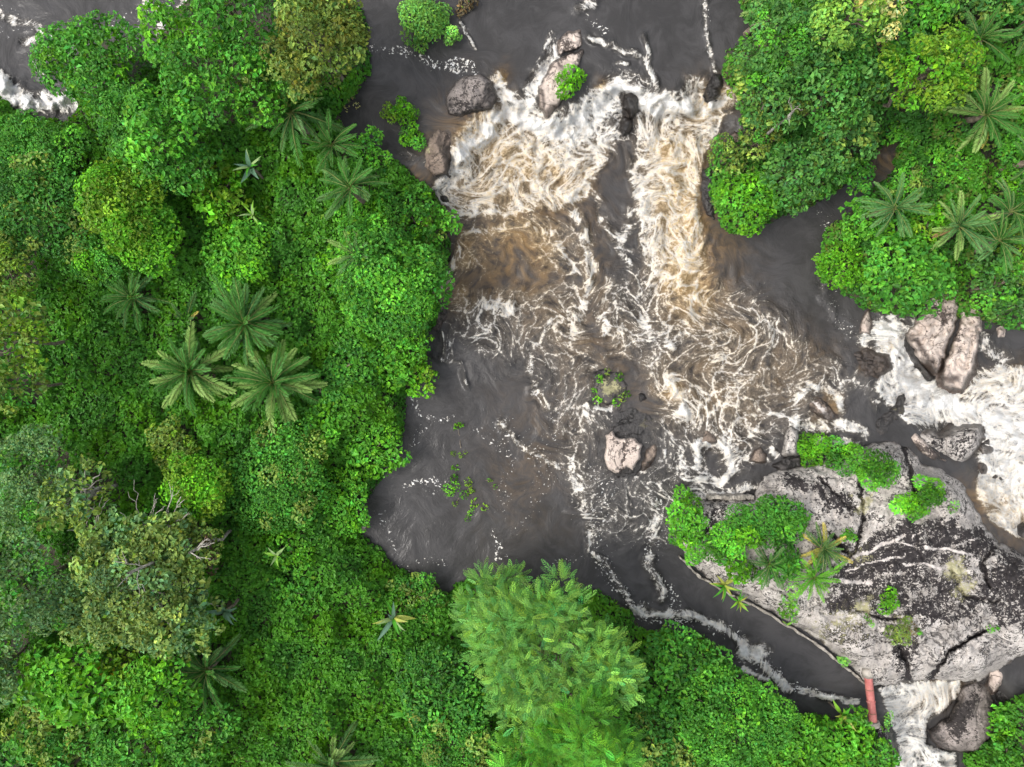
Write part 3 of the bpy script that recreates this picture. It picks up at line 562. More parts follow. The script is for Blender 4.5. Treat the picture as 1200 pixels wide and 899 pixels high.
# ------------------------------------------------------------------ concrete canal edge and the red pipe
def ribbon_wall(name, label, pts, wd, z0, z1, seed):
    pts = np.array(pts, float); n = 140
    s = np.linspace(0, len(pts) - 1, n); X = np.interp(s, range(len(pts)), pts[:, 0]); Y = np.interp(s, range(len(pts)), pts[:, 1])
    X = X + (fbm(s * 6, s * 0, 3, seed) - .5) * 3; Y = Y + (fbm(s * 6, s * 0 + 9, 3, seed) - .5) * 3
    C = P3(X, Y, z1); d = np.gradient(C[:, :2], axis=0); d /= np.linalg.norm(d, axis=1)[:, None]; nrm = np.stack([-d[:, 1], d[:, 0]], 1)
    wv = wd * (.4 + 1.3 * fbm(s * 9, s * 0 + 4, 3, seed)); zt = z1 + (fbm(s * 7, s * 0 + 2, 4, seed) - .5) * .55
    sec = [(-.5, z0), (-.5, None), (-.35, .05), (.35, .05), (.5, None), (.5, z0)]
    V = np.zeros((n, 6, 3))
    for q, (o_, zz) in enumerate(sec):
        V[:, q, :2] = C[:, :2] + nrm * (wv * o_)[:, None]
        V[:, q, 2] = z0 if zz == z0 else zt + (.05 if zz == .05 else 0)
    Q = grid_faces(n, 6)
    caps = np.array([[0, 1, 4, 5], [1, 2, 3, 4]]); caps2 = (n - 1) * 6 + caps[:, ::-1]
    tag(mesh_np(name, V.reshape(-1, 3), np.concatenate([Q, caps, caps2]), M_CONC), label, 'wall')
ribbon_wall('canal_wall', 'long low weathered concrete edge between the outcrop and the dark channel', [(796, 652), (818, 674), (850, 694), (884, 710), (926, 735), (962, 758), (1000, 790), (1014, 802)], .15, -1, .26, 1)
ribbon_wall('concrete_kerb', 'short straight pale concrete edge above the bushes, left end of the outcrop', [(832, 583), (858, 583), (884, 583)], .26, -1, .75, 2)

def lathe_tube(pts, rad, sides=20): return tube(pts, rad, sides)
a = np.array(P(1017.5, 794, .85)); b = np.array(P(1023.5, 849, .95))
pe = empty('pipe', tuple(a), 'red painted steel pipe bridging the mouth of the dark channel', 'pipe')
L = b - a; ts = [0, .0, .02, .03, .97, .98, 1.0, 1.0]
rs = [.2, .29, .29, .265, .265, .285, .285, .2]
v, q = tube([L * t for t in ts], rs, 24)
tube_o = mesh_np('pipe_body', v, q, M_RED, smooth=True, parent=pe)
u = L / np.linalg.norm(L)
v, q = tube([-u * .75, -u * .74, -u * .05, -u * .045], [.2, .36, .36, .25], 20); o = mesh_np('collar', v, q, M_CONC, smooth=True, parent=pe); o['label'] = 'pale concrete collar'
v, q = tube([L * .5 - u * .05, L * .5 - u * .05, L * .5 + u * .05, L * .5 + u * .05], [.26, .30, .30, .26], 20); mesh_np('flange', v, q, M_RED, smooth=True, parent=pe)
v, q = tube([L * .93, L * .931, L * 1.04, L * 1.041], [.2, .4, .4, .2], 12); o = mesh_np('support_block', v, q, M_CONC, parent=pe); o['label'] = 'weathered concrete block under the lower pipe end'
for t_ in (.25, .75):
    v, q = tube([L * t_ - u * .03, L * t_ - u * .03, L * t_ + u * .03, L * t_ + u * .03], [.26, .285, .285, .26], 20); mesh_np('band', v, q, M_RUST, smooth=True, parent=pe)
fp = [(1010, 846), (1030, 842), (1040, 852), (1044, 880), (1046, 905), (1040, 930), (1026, 900), (1014, 868)]
rock('rock', 'mottled grey rock shoulder below the lower end of the red pipe', fp, 1.0, M_GREY, cat='rock', seed=400, step=1.3, zb=-.3, edge=9, bumpy=.2, stain=[(fp, .45)], lichen=[(1038, 880, 14, .6)])

# ------------------------------------------------------------------ foliage
def srgb(r, g, b):
    f = lambda c: (c / 12.92 if c <= .04045 else ((c + .055) / 1.055) ** 2.4)
    return (f(r / 255), f(g / 255), f(b / 255))
TONE = dict(bright=(.088, .285, .024), mid=(.062, .215, .024), dark=(.046, .16, .022), deep=(.018, .075, .012), yellow=(.13, .25, .018), lime=(.09, .27, .012), olive=(.145, .225, .042),
            grey=(.105, .205, .07), rust=(.12, .155, .025), feather=(.145, .34, .06), fern=(.10, .30, .025), pale=(.17, .26, .06), cream=(.42, .42, .16), gold=(.45, .33, .03), brown=(.11, .085, .045), palm=(.035, .11, .03), muted=(.062, .172, .034))
def leaves(C, N, l, wd, col, r, fold=.15, tip=None):
    n = len(C)
    N = N / (np.linalg.norm(N, axis=1)[:, None] + 1e-9)
    t = r.normal(0, 1, (n, 3)) if tip is None else tip + r.normal(0, .45, (n, 3))
    t = t - (t * N).sum(1)[:, None] * N; t /= np.linalg.norm(t, axis=1)[:, None] + 1e-9
    b = np.cross(N, t); sc = r.uniform(.65, 1.3, n)[:, None]
    l_, w_ = l * sc, wd * sc
    V = np.stack([C - t * l_ * .5, C + b * w_ * .5 + N * w_ * fold + t * l_ * .06, C + t * l_ * .5 - N * l_ * .12, C - b * w_ * .5 + N * w_ * fold + t * l_ * .06], 1)
    return V.reshape(-1, 3), np.repeat(col, 4, 0)
def jitter(base, n, r, val=.22, hue=.12):
    k_ = np.exp(r.normal(0, val, n))[:, None]; h_ = r.normal(0, hue, n)[:, None]
    return np.clip(np.asarray(base) * k_ * np.concatenate([1 + h_ * 1.3, 1 + h_ * .2, 1 - h_], 1), .002, .8)
def crown_mesh(lobes, tone, leaf, r, cover=1.5, lobevar=.2, alt=None, altp=0., floor=-.25, wratio=.62, updo=.55, shell=(.72, 1.06)):
    """lobes: (n,4) world x,y,z,r"""
    base = np.asarray(TONE[tone] if isinstance(tone, str) else tone); Vs = []; Cs = []
    leaf0 = leaf
    for (x, y, z, R_) in lobes:
        leaf = leaf0 * r.uniform(.72, 1.35)
        n = int(max(8, cover * math.pi * R_ * R_ / (leaf * leaf * wratio * .5)))
        d = r.normal(0, 1, (int(n * 1.6) + 8, 3)); d /= np.linalg.norm(d, axis=1)[:, None]; d = d[d[:, 2] > floor][:n]; n = len(d)
        # second-order bumps on the lobe make small leaf clusters
        kc = r.normal(0, 1, (9, 3)); kc[:, 2] = np.abs(kc[:, 2]); kc /= np.linalg.norm(kc, axis=1)[:, None]
        prox = (d @ kc.T).max(1); bumpv = sstep(.55, .98, prox)
        rad = R_ * (r.uniform(*shell, n) * (.78 + .3 * bumpv))
        C = np.array([x, y, z]) + d * rad[:, None] * np.array([1, 1, .85])
        N = d * .8 + np.array([0, 0, updo]) + r.normal(0, .38, (n, 3))
        lb = base * math.exp(r.normal(0, lobevar))
        if alt is not None and r.random() < altp: lb = np.asarray(TONE[alt]) * math.exp(r.normal(0, lobevar))
        cj = jitter(lb, n, r); od = r.random(n); cj[od < .010] = TONE['yellow']; cj[(od > .02) & (od < .06)] *= 1.5
        v, c = leaves(C, N, leaf, leaf * wratio, cj, r, tip=d * .6 + np.array([0, 0, -.25])); Vs.append(v); Cs.append(c)
    V = np.concatenate(Vs); Cc = np.concatenate(Cs)
    return V, np.arange(len(V)).reshape(-1, 4), Cc
def dome(cx_, cy_, R_, zb, zt, nl, r, lr=(.26, .42), flat=.6):
    L = []; tries = 0; ph = r.uniform(0, 6.283, 3); am = r.uniform(.04, .16, 3)
    while len(L) < nl and tries < nl * 30:
        tries += 1
        a = r.random() * 6.283; q = math.sqrt(r.random()) * .86; lrad = R_ * r.uniform(*lr)
        q = min(q, 1 - lrad / R_ * .75)
        om = 1 + sum(am[k_] * math.sin((k_ + 2) * a + ph[k_]) for k_ in range(3))
        if r.random() < .12: lrad *= .6; q *= 1.12
        x, y = cx_ + R_ * q * om * math.cos(a), cy_ + R_ * q * om * math.sin(a)
        z = zb + (zt - zb - lrad * .6) * (flat + (1 - flat) * math.sqrt(max(0, 1 - q * q))) * r.uniform(.66, 1.05)
        if any((x - u_[0]) ** 2 + (y - u_[1]) ** 2 < (.42 * (lrad + u_[3])) ** 2 for u_ in L) and tries < nl * 18: continue
        L.append((x, y, z, lrad))
    return np.array(L)
COVERED = []
def trunk_mesh(base, top, lobes, rad, r, nlimb=7):
    parts = [tube(bent(base, top, 6, .08, r), np.linspace(rad, rad * .55, 6), 8)]
    idx = r.permutation(len(lobes))[:nlimb]
    for i in idx:
        e = lobes[i][:3]; s_ = np.asarray(base) + (np.asarray(top) - np.asarray(base)) * r.uniform(.55, .98)
        parts.append(tube(bent(s_, e, 5, .14, r), np.linspace(rad * .5, rad * .12, 5), 6))
    return join(parts)
_seed = [1000]
def tree(px, py, rp, ht, tone, label, name='broadleaf_tree', cat='tree', nl=None, leaf=.30, cover=1.35, lr=(.14, .32), alt=None, altp=.15, lobevar=.2, flat=.32, bark=None, group=None, limbs=7, ell=None, base=None, wratio=.62, updo=.55):
    _seed[0] += 1; r = np.random.default_rng(_seed[0])
    x0, y0, _ = P(px, py, ht * .75); R_ = rp * PXM * (CAMZ - ht * .8) / CAMZ
    g = ground(x0, y0) if base is None else base
    ht = max(ht, 1.2) + g * .5
    nl = int(nl * 1.3) if nl else int(14 + 13 * R_)
    leaf = leaf * r.uniform(.82, 1.22)
    if alt is None: alt = {'mid': ['bright', 'olive', 'dark', 'lime'], 'bright': ['lime', 'mid', 'olive'], 'dark': ['mid', 'olive'], 'lime': ['bright', 'yellow'], 'olive': ['yellow', 'mid']}.get(tone if isinstance(tone, str) else '', ['mid'])[int(r.integers(4)) % len({'mid': 'abcd', 'bright': 'abc'}.get(tone, 'ab') if tone in ('mid', 'bright', 'dark', 'lime', 'olive') else 'a')]; altp = .25
    L = dome(0, 0, R_, g + (ht - g) * .35, ht, nl, r, lr, flat)
    if ell:  # stretched crown: (factor, angle)
        f, an = ell; c, s = math.cos(an), math.sin(an)
        xr = L[:, 0] * c + L[:, 1] * s; yr = -L[:, 0] * s + L[:, 1] * c; xr *= f
        L[:, 0], L[:, 1] = xr * c - yr * s, xr * s + yr * c
    L[:, 2] -= g
    e = empty(name, (x0, y0, g), label, cat, group)
    V, Q, C = crown_mesh(L, tone, leaf, r, cover, lobevar, alt, altp, wratio=wratio, updo=updo)
    mesh_np('crown', V, Q, M_LEAF, {'tint': ('FLOAT_COLOR', C)}, parent=e)
    v, q = trunk_mesh((0, 0, -.5), (0, 0, (ht - g) * .7), L, .05 + .035 * R_, r, limbs)
    mesh_np('trunk', v, q, bark or M_BARK, smooth=True, parent=e)
    COVERED.append((px, py, rp)); return e, L, r, R_, g, ht
def shrub(px, py, rp, ht, tone, label, base=None, **kw):
    kw.setdefault('leaf', .26); kw.setdefault('limbs', 5); ht = ht * .8; kw.setdefault('flat', .2)
    return tree(px, py, rp, ht, tone, label, name=kw.pop('name', 'shrub'), cat=kw.pop('cat', 'shrub'), base=base, **kw)

# feathery sprays ----------------------------------------------------
def spray_mesh(C, D, L_, col, r, pairs=9, wl=.24):
    """fern-like sprays: rachis direction D from C, length L_, leaflets both sides"""
    n = len(C); Vs = []; Cs = []
    up = np.array([0, 0, 1.0]); D = D / np.linalg.norm(D, axis=1)[:, None]
    side = np.cross(D, up); side /= np.linalg.norm(side, axis=1)[:, None] + 1e-9; nor = np.cross(side, D)
    for p in range(pairs):
        t = (p + .6) / pairs; base = C + D * (L_ * t)[:, None] - up * (L_ * .35 * t * t)[:, None]
        ll = (L_ * wl * (math.sin(math.pi * (.12 + .86 * t)) ** .7))[:, None]
        for s in (-1, 1):
            dr = side * s * .85 + D * .75 + r.normal(0, .14, (n, 3)) - up * .12; dr /= np.linalg.norm(dr, axis=1)[:, None]
            wv = np.cross(dr, nor); wv /= np.linalg.norm(wv, axis=1)[:, None] + 1e-9; wd = (L_ * .03)[:, None]
            V = np.stack([base, base + dr * ll * .45 + wv * wd, base + dr * ll, base + dr * ll * .45 - wv * wd], 1)
            Vs.append(V.reshape(-1, 3)); Cs.append(np.repeat(jitter(1, n, r, .1, .05) * col, 4, 0))
    V = np.concatenate(Vs); return V, np.arange(len(V)).reshape(-1, 4), np.concatenate(Cs)
def feather_tree(px, py, rp, ht, tone, label, nl, n_spray, L0=1.5, ell=None):
    _seed[0] += 1; r = np.random.default_rng(_seed[0])
    x0, y0, _ = P(px, py, ht * .75); R_ = rp * PXM * (CAMZ - ht * .8) / CAMZ; g = ground(x0, y0)
    L = dome(0, 0, R_, .35 * ht, ht, nl, r, (.22, .36), .55)
    if ell: L[:, 0] *= ell
    e = empty('feathery_tree', (x0, y0, g), label, 'tree')
    w_ = L[:, 3] ** 2; w_ /= w_.sum(); i = r.choice(len(L), n_spray, p=w_)
    d = r.normal(0, 1, (n_spray, 3)); d[:, 2] = np.abs(d[:, 2]) * .9 + .05; d /= np.linalg.norm(d, axis=1)[:, None]
    C = L[i, :3] + d * (L[i, 3] * r.uniform(.3, .8, n_spray))[:, None]
    D = d * np.array([1, 1, .35]) + r.normal(0, .6, (n_spray, 3)) + np.c_[L[i, :2] / R_ * .45, np.zeros(n_spray)]
    lobet = np.exp(r.normal(0, .17, len(L)))[i][:, None]
    col = jitter(TONE[tone], n_spray, r, .3, .16) * lobet
    V, Q, Cc = spray_mesh(C, D, L0 * r.uniform(.6, 1.2, n_spray), col, r)
    mesh_np('crown', V, Q, M_LEAF, {'tint': ('FLOAT_COLOR', Cc)}, parent=e)
    v, q = trunk_mesh((0, 0, -.5), (0, 0, ht * .65), L, .25, r, 14); mesh_np('trunk', v, q, M_BARK, smooth=True, parent=e)
    COVERED.append((px, py, rp)); return e

# palms --------------------------------------------------------------
def frond_mesh(name, base, tipc, seed, pairs=24, wl=.165, droop=.3, wdt=.017):
    r = np.random.default_rng(seed); Vs = []; Cs = []; base = np.asarray(base); tipc = np.asarray(tipc)
    def pt(t): return np.array([t, .03 * math.sin(t * 3 + seed), .12 * t - droop * t * t])
    for p in range(pairs):
        t = .14 + .86 * (p + .5) / pairs; b = pt(t); f = pt(t + .02) - pt(t); f /= np.linalg.norm(f)
        ll = wl * (math.sin(math.pi * (.16 + .8 * (p + .5) / pairs)) ** .6)
        for s in (-1, 1):
            if r.random() < .04: continue
            dr = f * r.uniform(.75, 1.0) + np.array([0, s * .8, r.uniform(-.3, .12)]); dr /= np.linalg.norm(dr)
            l1 = ll * r.uniform(.85, 1.1); wv = np.cross(dr, [0, 0, 1]); wv /= np.linalg.norm(wv); wv = wv * wdt + np.array([0, 0, r.normal(0, .006)])
            Vs.append(np.array([b - wv * .3, b + dr * l1 * .5 + wv, b + dr * l1 - [0, 0, .03], b + dr * l1 * .5 - wv]))
            mixf = np.clip(t * 1.15 - .1 + r.normal(0, .08), 0, 1); Cs.append(np.repeat([(base * (1 - mixf) + tipc * mixf) * math.exp(r.normal(0, .12))], 4, 0))
    for i in range(8):
        a_, b_ = pt(i / 8), pt((i + 1) / 8); w1 = .018 * (1 - i / 9); w2 = .018 * (1 - (i + 1) / 9)
        for s in (-1, 1):   # a ridged midrib, two faces
            Vs.append(np.array([a_ + [0, 0, .012], b_ + [0, 0, .012], b_ + [0, s * w2, 0], a_ + [0, s * w1, 0]])[:: s]); Cs.append(np.repeat([np.array([.20, .24, .08])], 4, 0))
    V = np.concatenate(Vs); o = mesh_np(name, V, np.arange(len(V)).reshape(-1, 4), M_LEAF, {'tint': ('FLOAT_COLOR', np.concatenate(Cs))})
    me = o.data; bpy.data.objects.remove(o); return me
FR = {}
for nm, (b_, t_) in dict(dark=((.03, .12, .018), (.075, .22, .04)), mid=((.03, .11, .025), (.10, .21, .06)), pale=((.06, .17, .03), (.26, .39, .11)), yellow=((.16, .2, .04), (.5, .42, .10)), bright=((.05, .24, .012), (.14, .38, .03)), brown=((.14, .10, .04), (.28, .18, .07)), blue=((.03, .12, .03), (.12, .26, .08))).items():
    FR[nm] = [frond_mesh('frond', b_, t_, 60 + q * 7 + len(nm), droop=(.22, .38, .5)[q]) for q in range(3)]
def palm(px, py, rp, ht, label, inner='dark', outer='pale', nf=24, base=None, tiltdir=None, old=None, group=None):
    _seed[0] += 1; r = np.random.default_rng(_seed[0])
    x0, y0, _ = P(px, py, ht); g = ground(x0, y0) if base is None else base
    top = max(ht + g * .5, g + .8); R_ = rp * .93 * PXM * (CAMZ - top) / CAMZ
    e = empty('palm', (x0, y0, g), label, 'palm', group); nf = int(nf * r.uniform(1.2, 1.65)); e.rotation_euler = (r.normal(0, .12), r.normal(0, .12), 0)
    H = top - g
    v, q = tube(bent((0, 0, -.4), (0, 0, H), 6, .03, r), [.26, .22, .2, .2, .23, .15], 9)
    mesh_np('trunk', v, q, M_BARK, smooth=True, parent=e)
    for i in range(nf):
        k_ = i / (nf - 1); elev = R(80 - 92 * k_ ** 1.05 + r.normal(0, 9)); az = i * 2.39996 + r.normal(0, .28)
        tone = inner if k_ < .5 else (outer if r.random() < .72 else inner)
        if old and k_ > .8 and r.random() < .5: tone = old
        o = bpy.data.objects.new('frond', FR[tone][int(r.integers(3))]); COL.objects.link(o); o.parent = e
        Lf = R_ * (1.0 + .17 * r.normal()) * (.75 + .3 * min(1, k_ * 2)) * 1.05
        o.location = (0, 0, H - .05); o.rotation_euler = (r.normal(0, .25), -elev, az); o.scale = (Lf, Lf * (.9 if k_ < .5 else 1.05), Lf)
    COVERED.append((px, py, rp * .6)); return e
# strap-leaved plants -------------------------------------------------
def blade_mesh(col, seed, wd=.11):
    wd *= .72
    r = np.random.default_rng(seed); n = 9; V = []; Q = []; C = []
    for i in range(n):
        t = i / (n - 1); w_ = wd * math.sin(math.pi * min(1, .06 + .94 * t) ** .8) + .004; z = .35 * t - .5 * t * t
        for s, dz in ((-1, .03), (0, 0), (1, .03)): V.append((t, s * w_, z + dz * (w_ / wd))); C.append(np.asarray(col) * math.exp(r.normal(0, .12)) * (1.25 if s == 0 else 1))
    for i in range(n - 1):
        for s in (0, 1): a_ = i * 3 + s; Q.append((a_, a_ + 1, a_ + 4, a_ + 3))
    o = mesh_np('leaf', V, Q, M_LEAF, {'tint': ('FLOAT_COLOR', np.array(C))}, smooth=True); me = o.data; bpy.data.objects.remove(o); return me
BL = {nm: [blade_mesh(c, 30 + q, (.10, .13, .16)[q]) for q in range(3)] for nm, c in dict(green=(.06, .24, .02), lime=(.16, .34, .03), gold=(.27, .30, .06), dry=(.42, .3, .12), pale=(.22, .32, .13), blue=(.09, .17, .11)).items()}
def strap_plant(px, py, rp, ht, label, tones=('green', 'lime'), n=9, base=None, name='banana_plant', cat='plant', group=None):
    _seed[0] += 1; r = np.random.default_rng(_seed[0])
    x0, y0, _ = P(px, py, ht); g = ground(x0, y0) if base is None else base; H = max((ht + g * .5 - g) * .8, .35)
    e = empty(name, (x0, y0, g), label, cat, group)
    v, q = tube(bent((0, 0, -.3), (0, 0, H), 4, .05, r), [.12, .1, .09, .05], 8); mesh_np('stem', v, q, M_BARK, smooth=True, parent=e)
    R_ = rp * PXM * .7; n = n + 3
    for i in range(n):
        o = bpy.data.objects.new('leaf', BL[tones[i % len(tones)]][int(r.integers(3))]); COL.objects.link(o); o.parent = e
        Lf = R_ * r.uniform(.8, 1.2); o.location = (0, 0, H - .03); o.rotation_euler = (r.normal(0, .3), -R(r.uniform(0, 68)), i * 2.4 + r.normal(0, .6)); o.scale = (Lf,) * 3
    COVERED.append((px, py, rp * .5)); return e
def clump(name, cat, label, pts, tone, leaf=.22, zrel=.2, cover=1.2, base=None, alt=None, altp=.2, stems=True, wratio=.5, group=None):
    """low plant from explicit (px,py,r_px) lobes, standing on water, rock or ground"""
    _seed[0] += 1; r = np.random.default_rng(_seed[0]); L = []
    for (a_, b_, c_) in pts:
        g = base
        if g is None: g = rock_top(a_, b_); 
        if g is None: g = max(float(samp(G_L, a_, b_)), float(samp(G_WL, a_, b_)))
        x, y, _ = P(a_, b_, g + zrel); L.append((x, y, g + zrel * r.uniform(.35, 1.55), c_ * PXM * r.uniform(.85, 1.15)))
    L = np.array(L); cover = cover * 1.5 if cover >= 1.2 else cover
    if zrel >= .4: L[:, 3] *= 1.12
    c0 = np.array([L[:, 0].mean(), L[:, 1].mean(), L[:, 2].min() - zrel])
    e = empty(name, tuple(c0), label, cat, group); L[:, :3] -= c0
    V, Q, C = crown_mesh(L, tone, leaf * 1.15, r, cover, .3, alt, altp, wratio=wratio)
    mesh_np('foliage', V, Q, M_LEAF, {'tint': ('FLOAT_COLOR', C)}, parent=e)
    if stems:
        pr_ = [tube(bent((l[0] * .5, l[1] * .5, l[2] - zrel - .3), l[:3], 4, .15, r), [.035, .03, .02, .012], 5) for l in L]
        v, q = join(pr_); mesh_np('stem', v, q, M_BARK, smooth=True, parent=e)
    return e
#VEG
# ------------------------------------------------------------------ trees and shrubs, left bank
tree(124, 84, 56, 6, 'mid', 'dense dark green bush tree on the left bank by the foam-flecked upper river', lr=(.2, .34), leaf=.24)
tree(214, 58, 36, 8, 'bright', 'bright green round-leaved tree at the water beside the upper river, third from the corner', leaf=.34)
tree(285, 28, 46, 9, 'mid', 'glossy green tree with big leaf clumps cut by the top edge of the photo', leaf=.36)
tree(262, 104, 58, 8, 'mid', 'large mid-green tree with rounded clumps behind the top edge tree', leaf=.32, alt='bright', altp=.35)
tree(378, 58, 58, 10, 'olive', 'tall dark olive tree with brownish new leaves beside the upper river', leaf=.3, alt='rust', altp=.5, lr=(.2, .34), lobevar=.25)
tree(375, 20, 34, 8, 'dark', 'dark green tree behind the brownish olive tree at the top edge', leaf=.3)
tree(168, 148, 42, 6, 'mid', 'mid-green bush tree between the bank bush and the pale yellow-green tree', leaf=.26)
tree(205, 170, 48, 7, 'bright', 'fresh green clumpy tree above the pale yellow-green tree', leaf=.32, alt='mid', altp=.4)
tree(232, 205, 34, 6, 'mid', 'small rounded dark-gapped tree right of the pale yellow-green tree', leaf=.3)
tree(320, 130, 34, 7, 'bright', 'bright green tree directly left of the dark palm near the olive tree', leaf=.32)
tree(62, 190, 50, 4, 'mid', 'fine-leaved dense green tree below the white foam edge', leaf=.2, lr=(.18, .3), nl=36)
tree(14, 178, 34, 3, 'mid', 'low fine-leaved bush hugging the white foam at the left edge', leaf=.2, lr=(.2, .32))
tree(55, 250, 66, 5, 'dark', 'broad dark fine-leaved tree left of the pale yellow-green tree', leaf=.2, lr=(.18, .3), nl=40)
tree(152, 245, 50, 6, 'lime', 'pale yellow-green domed tree in the upper left forest', leaf=.24, lr=(.24, .38), alt='yellow', altp=.4)
tree(182, 280, 44, 5, 'bright', 'green tree touching the lower right of the pale yellow-green dome', leaf=.24, lr=(.22, .36), alt='lime', altp=.3)
tree(122, 300, 40, 4, 'mid', 'small mid-green tree below the pale yellow-green dome', leaf=.22)
tree(262, 232, 34, 4, 'lime', 'lime green leafy shrub tree left of the trampled track', leaf=.3, alt='yellow', altp=.3, name='shrub_tree')
tree(285, 300, 42, 3, 'bright', 'bright green rounded thicket above the palm cluster', leaf=.26, lr=(.24, .4))
tree(14, 318, 40, 6, 'olive', 'dull olive tree at the left edge above the yellowish tree', leaf=.24)
tree(16, 395, 50, 10, 'yellow', 'tall yellowish-olive tree with star-like leaf tufts cut by the left edge', leaf=.3, lr=(.16, .26), alt='olive', altp=.5, lobevar=.25)
tree(28, 450, 34, 8, 'olive', 'olive tree just below the yellowish tree on the left edge', leaf=.28, lr=(.18, .3))
shrub(437, 182, 25, 3.5, 'bright', 'rounded bright shrub above the left bank, beside the shallow water')
shrub(425, 260, 34, 4, 'bright', 'leafy green shrub tree under the dark palm fronds near the left bank', alt='lime', altp=.25)
shrub(474, 252, 38, 4.5, 'mid', 'dense green shrub on the bank beside the foot of the main falls')
shrub(515, 264, 24, 3.5, 'bright', 'small bright shrub leaning over the white water at the left bank')
tree(455, 330, 66, 6.5, 'mid', 'broad dense green tree leaning over the pool below the falls, largest on that bank', leaf=.26, lr=(.2, .34), nl=44, alt='bright', altp=.35)
tree(500, 335, 34, 5, 'mid', 'green tree overhanging the brown water at the right side of the broad bank tree', leaf=.24)
shrub(405, 315, 34, 4.5, 'bright', 'leafy shrub left of the broad bank tree', alt='lime', altp=.3)
shrub(465, 410, 40, 3, 'bright', 'bright leafy shrub mass on the bank below the broad bank tree', alt='lime', altp=.25)
shrub(420, 425, 36, 2.8, 'mid', 'mid-green thicket right of the palm with pale frond tips')
shrub(488, 440, 26, 2.4, 'lime', 'lime shrub at the bank corner where the calm pool begins')
shrub(380, 460, 40, 2.6, 'mid', 'low dark-green thicket right of the lowest palm of the cluster')
tree(328, 560, 62, 4, 'mid', 'wide fine-leaved blue-green dome tree below the palm cluster', leaf=.19, lr=(.2, .34), nl=40)
shrub(372, 500, 36, 2.6, 'bright', 'green thicket between the palm cluster and the calm pool')
tree(238, 566, 38, 5.5, 'lime', 'round yellow-green tree right of the bare white branches', leaf=.22, lr=(.26, .4), alt='yellow', altp=.4)
shrub(210, 518, 30, 3.5, 'olive', 'pale olive bush above the bare white branches', leaf=.26, lr=(.18, .3))
tree(50, 560, 56, 7, 'grey', 'grey-green fine-leaved tree above the bluish tree at the left edge', leaf=.22, lr=(.18, .3))
tree(30, 680, 66, 9, 'grey', 'bluish grey-green broad tree filling the lower left edge', leaf=.24, lr=(.18, .3), nl=46, lobevar=.14)
tree(12, 770, 42, 7, 'grey', 'darker bluish tree below the broad grey-green tree at the left edge', leaf=.24, lr=(.2, .32))
tree(105, 580, 48, 8, 'olive', 'sparse olive tufted tree with see-through pale twigs above the bluish tree', leaf=.28, lr=(.12, .2), nl=42, alt='grey', altp=.3, lobevar=.2, bark=M_PALE, limbs=20, cover=1.1)
tree(200, 640, 40, 7, 'olive', 'small olive tufted tree below the forked white branches', leaf=.28, lr=(.14, .22), nl=30, alt='yellow', altp=.3, bark=M_PALE, limbs=12)
tree(172, 684, 92, 8, (.165, .25, .06), 'big olive tree of upright pale tufts with dead twigs, lower left', leaf=.3, lr=(.1, .17), nl=125, alt='grey', altp=.25, lobevar=.22, cover=1.5, bark=M_PALE, limbs=22)
tree(232, 640, 40, 7, 'olive', 'dry olive-brown tree between big tufted tree and bright creeper mat', leaf=.24, lr=(.16, .26), alt='brown', altp=.2, bark=M_PALE)
shrub(178, 618, 26, 4, 'bright', 'bright green bush showing between the bare white branches')
tree(100, 790, 56, 7, 'bright', 'bright green clumpy tree in the lower left forest', leaf=.34, alt='lime', altp=.3, lr=(.2, .32))
tree(195, 800, 50, 7, 'lime', 'lime-tinted clumpy tree below the big tufted olive tree', leaf=.32, alt='bright', altp=.5, lr=(.2, .32))
tree(155, 772, 34, 6, 'yellow', 'small yellow-flecked tree between the two clumpy trees, lower left', leaf=.3, alt='gold', altp=.1)
tree(70, 850, 48, 6, 'olive', 'yellowish dull tree near the lower left corner', leaf=.28, alt='mid', altp=.5, lr=(.18, .3))
tree(160, 868, 50, 6, 'mid', 'mid-green tree cut by the bottom edge left of the pale palm', leaf=.3, alt='lime', altp=.25)
tree(236, 850, 44, 5, 'mid', 'mid-green fine tree at the bottom edge beside the bright creeper mat', leaf=.24, alt='olive', altp=.3)
tree(20, 885, 42, 5, 'dark', 'dark tree in the lower left corner', leaf=.28)
shrub(345, 640, 30, 3, 'bright', 'small clumpy shrub on the creeper mat left of the pool corner', alt='lime', altp=.4)
shrub(350, 690, 32, 3, 'mid', 'mid-green clumpy shrub on the creeper mat below a smaller one', alt='bright', altp=.4)
shrub(395, 590, 42, 2.6, 'bright', 'bright leafy thicket on the bank at the pool corner', alt='lime', altp=.25, leaf=.3)
shrub(440, 525, 38, 2.4, 'bright', 'bright leafy thicket on the bank beside the calm grey pool', alt='lime', altp=.25, leaf=.3)
tree(520, 800, 52, 4, 'dark', 'dark blue-green thicket left of the feathery tree', leaf=.22, lr=(.2, .32))
tree(545, 870, 52, 4, 'mid', 'dark fine-leaved thicket at the bottom edge left of the feathery trees', leaf=.22, lr=(.2, .32))
shrub(490, 700, 34, 2.2, 'mid', 'low green thicket at the tip of the bank left of the feathery tree')
feather_tree(640, 756, 86, 9, 'feather', 'large feathery light-green tree overhanging the pool at the bottom', 90, 3300, .85)
feather_tree(578, 706, 42, 5, 'feather', 'small feathery light-green tree at the pool edge, left side of the large one', 22, 800, .8)
feather_tree(680, 856, 58, 10, 'fern', 'yellow-green feathery tree in front of the large feathery one, bottom edge', 50, 1700, .8)
feather_tree(618, 890, 40, 9, 'fern', 'small feathery tree cut by the bottom edge, left of the yellow-green one', 26, 800, .8)
tree(800, 790, 54, 4.5, 'mid', 'green domed tree beside the dark channel, right of the feathery trees', leaf=.24, lr=(.18, .3), nl=34, alt='dark', altp=.3)
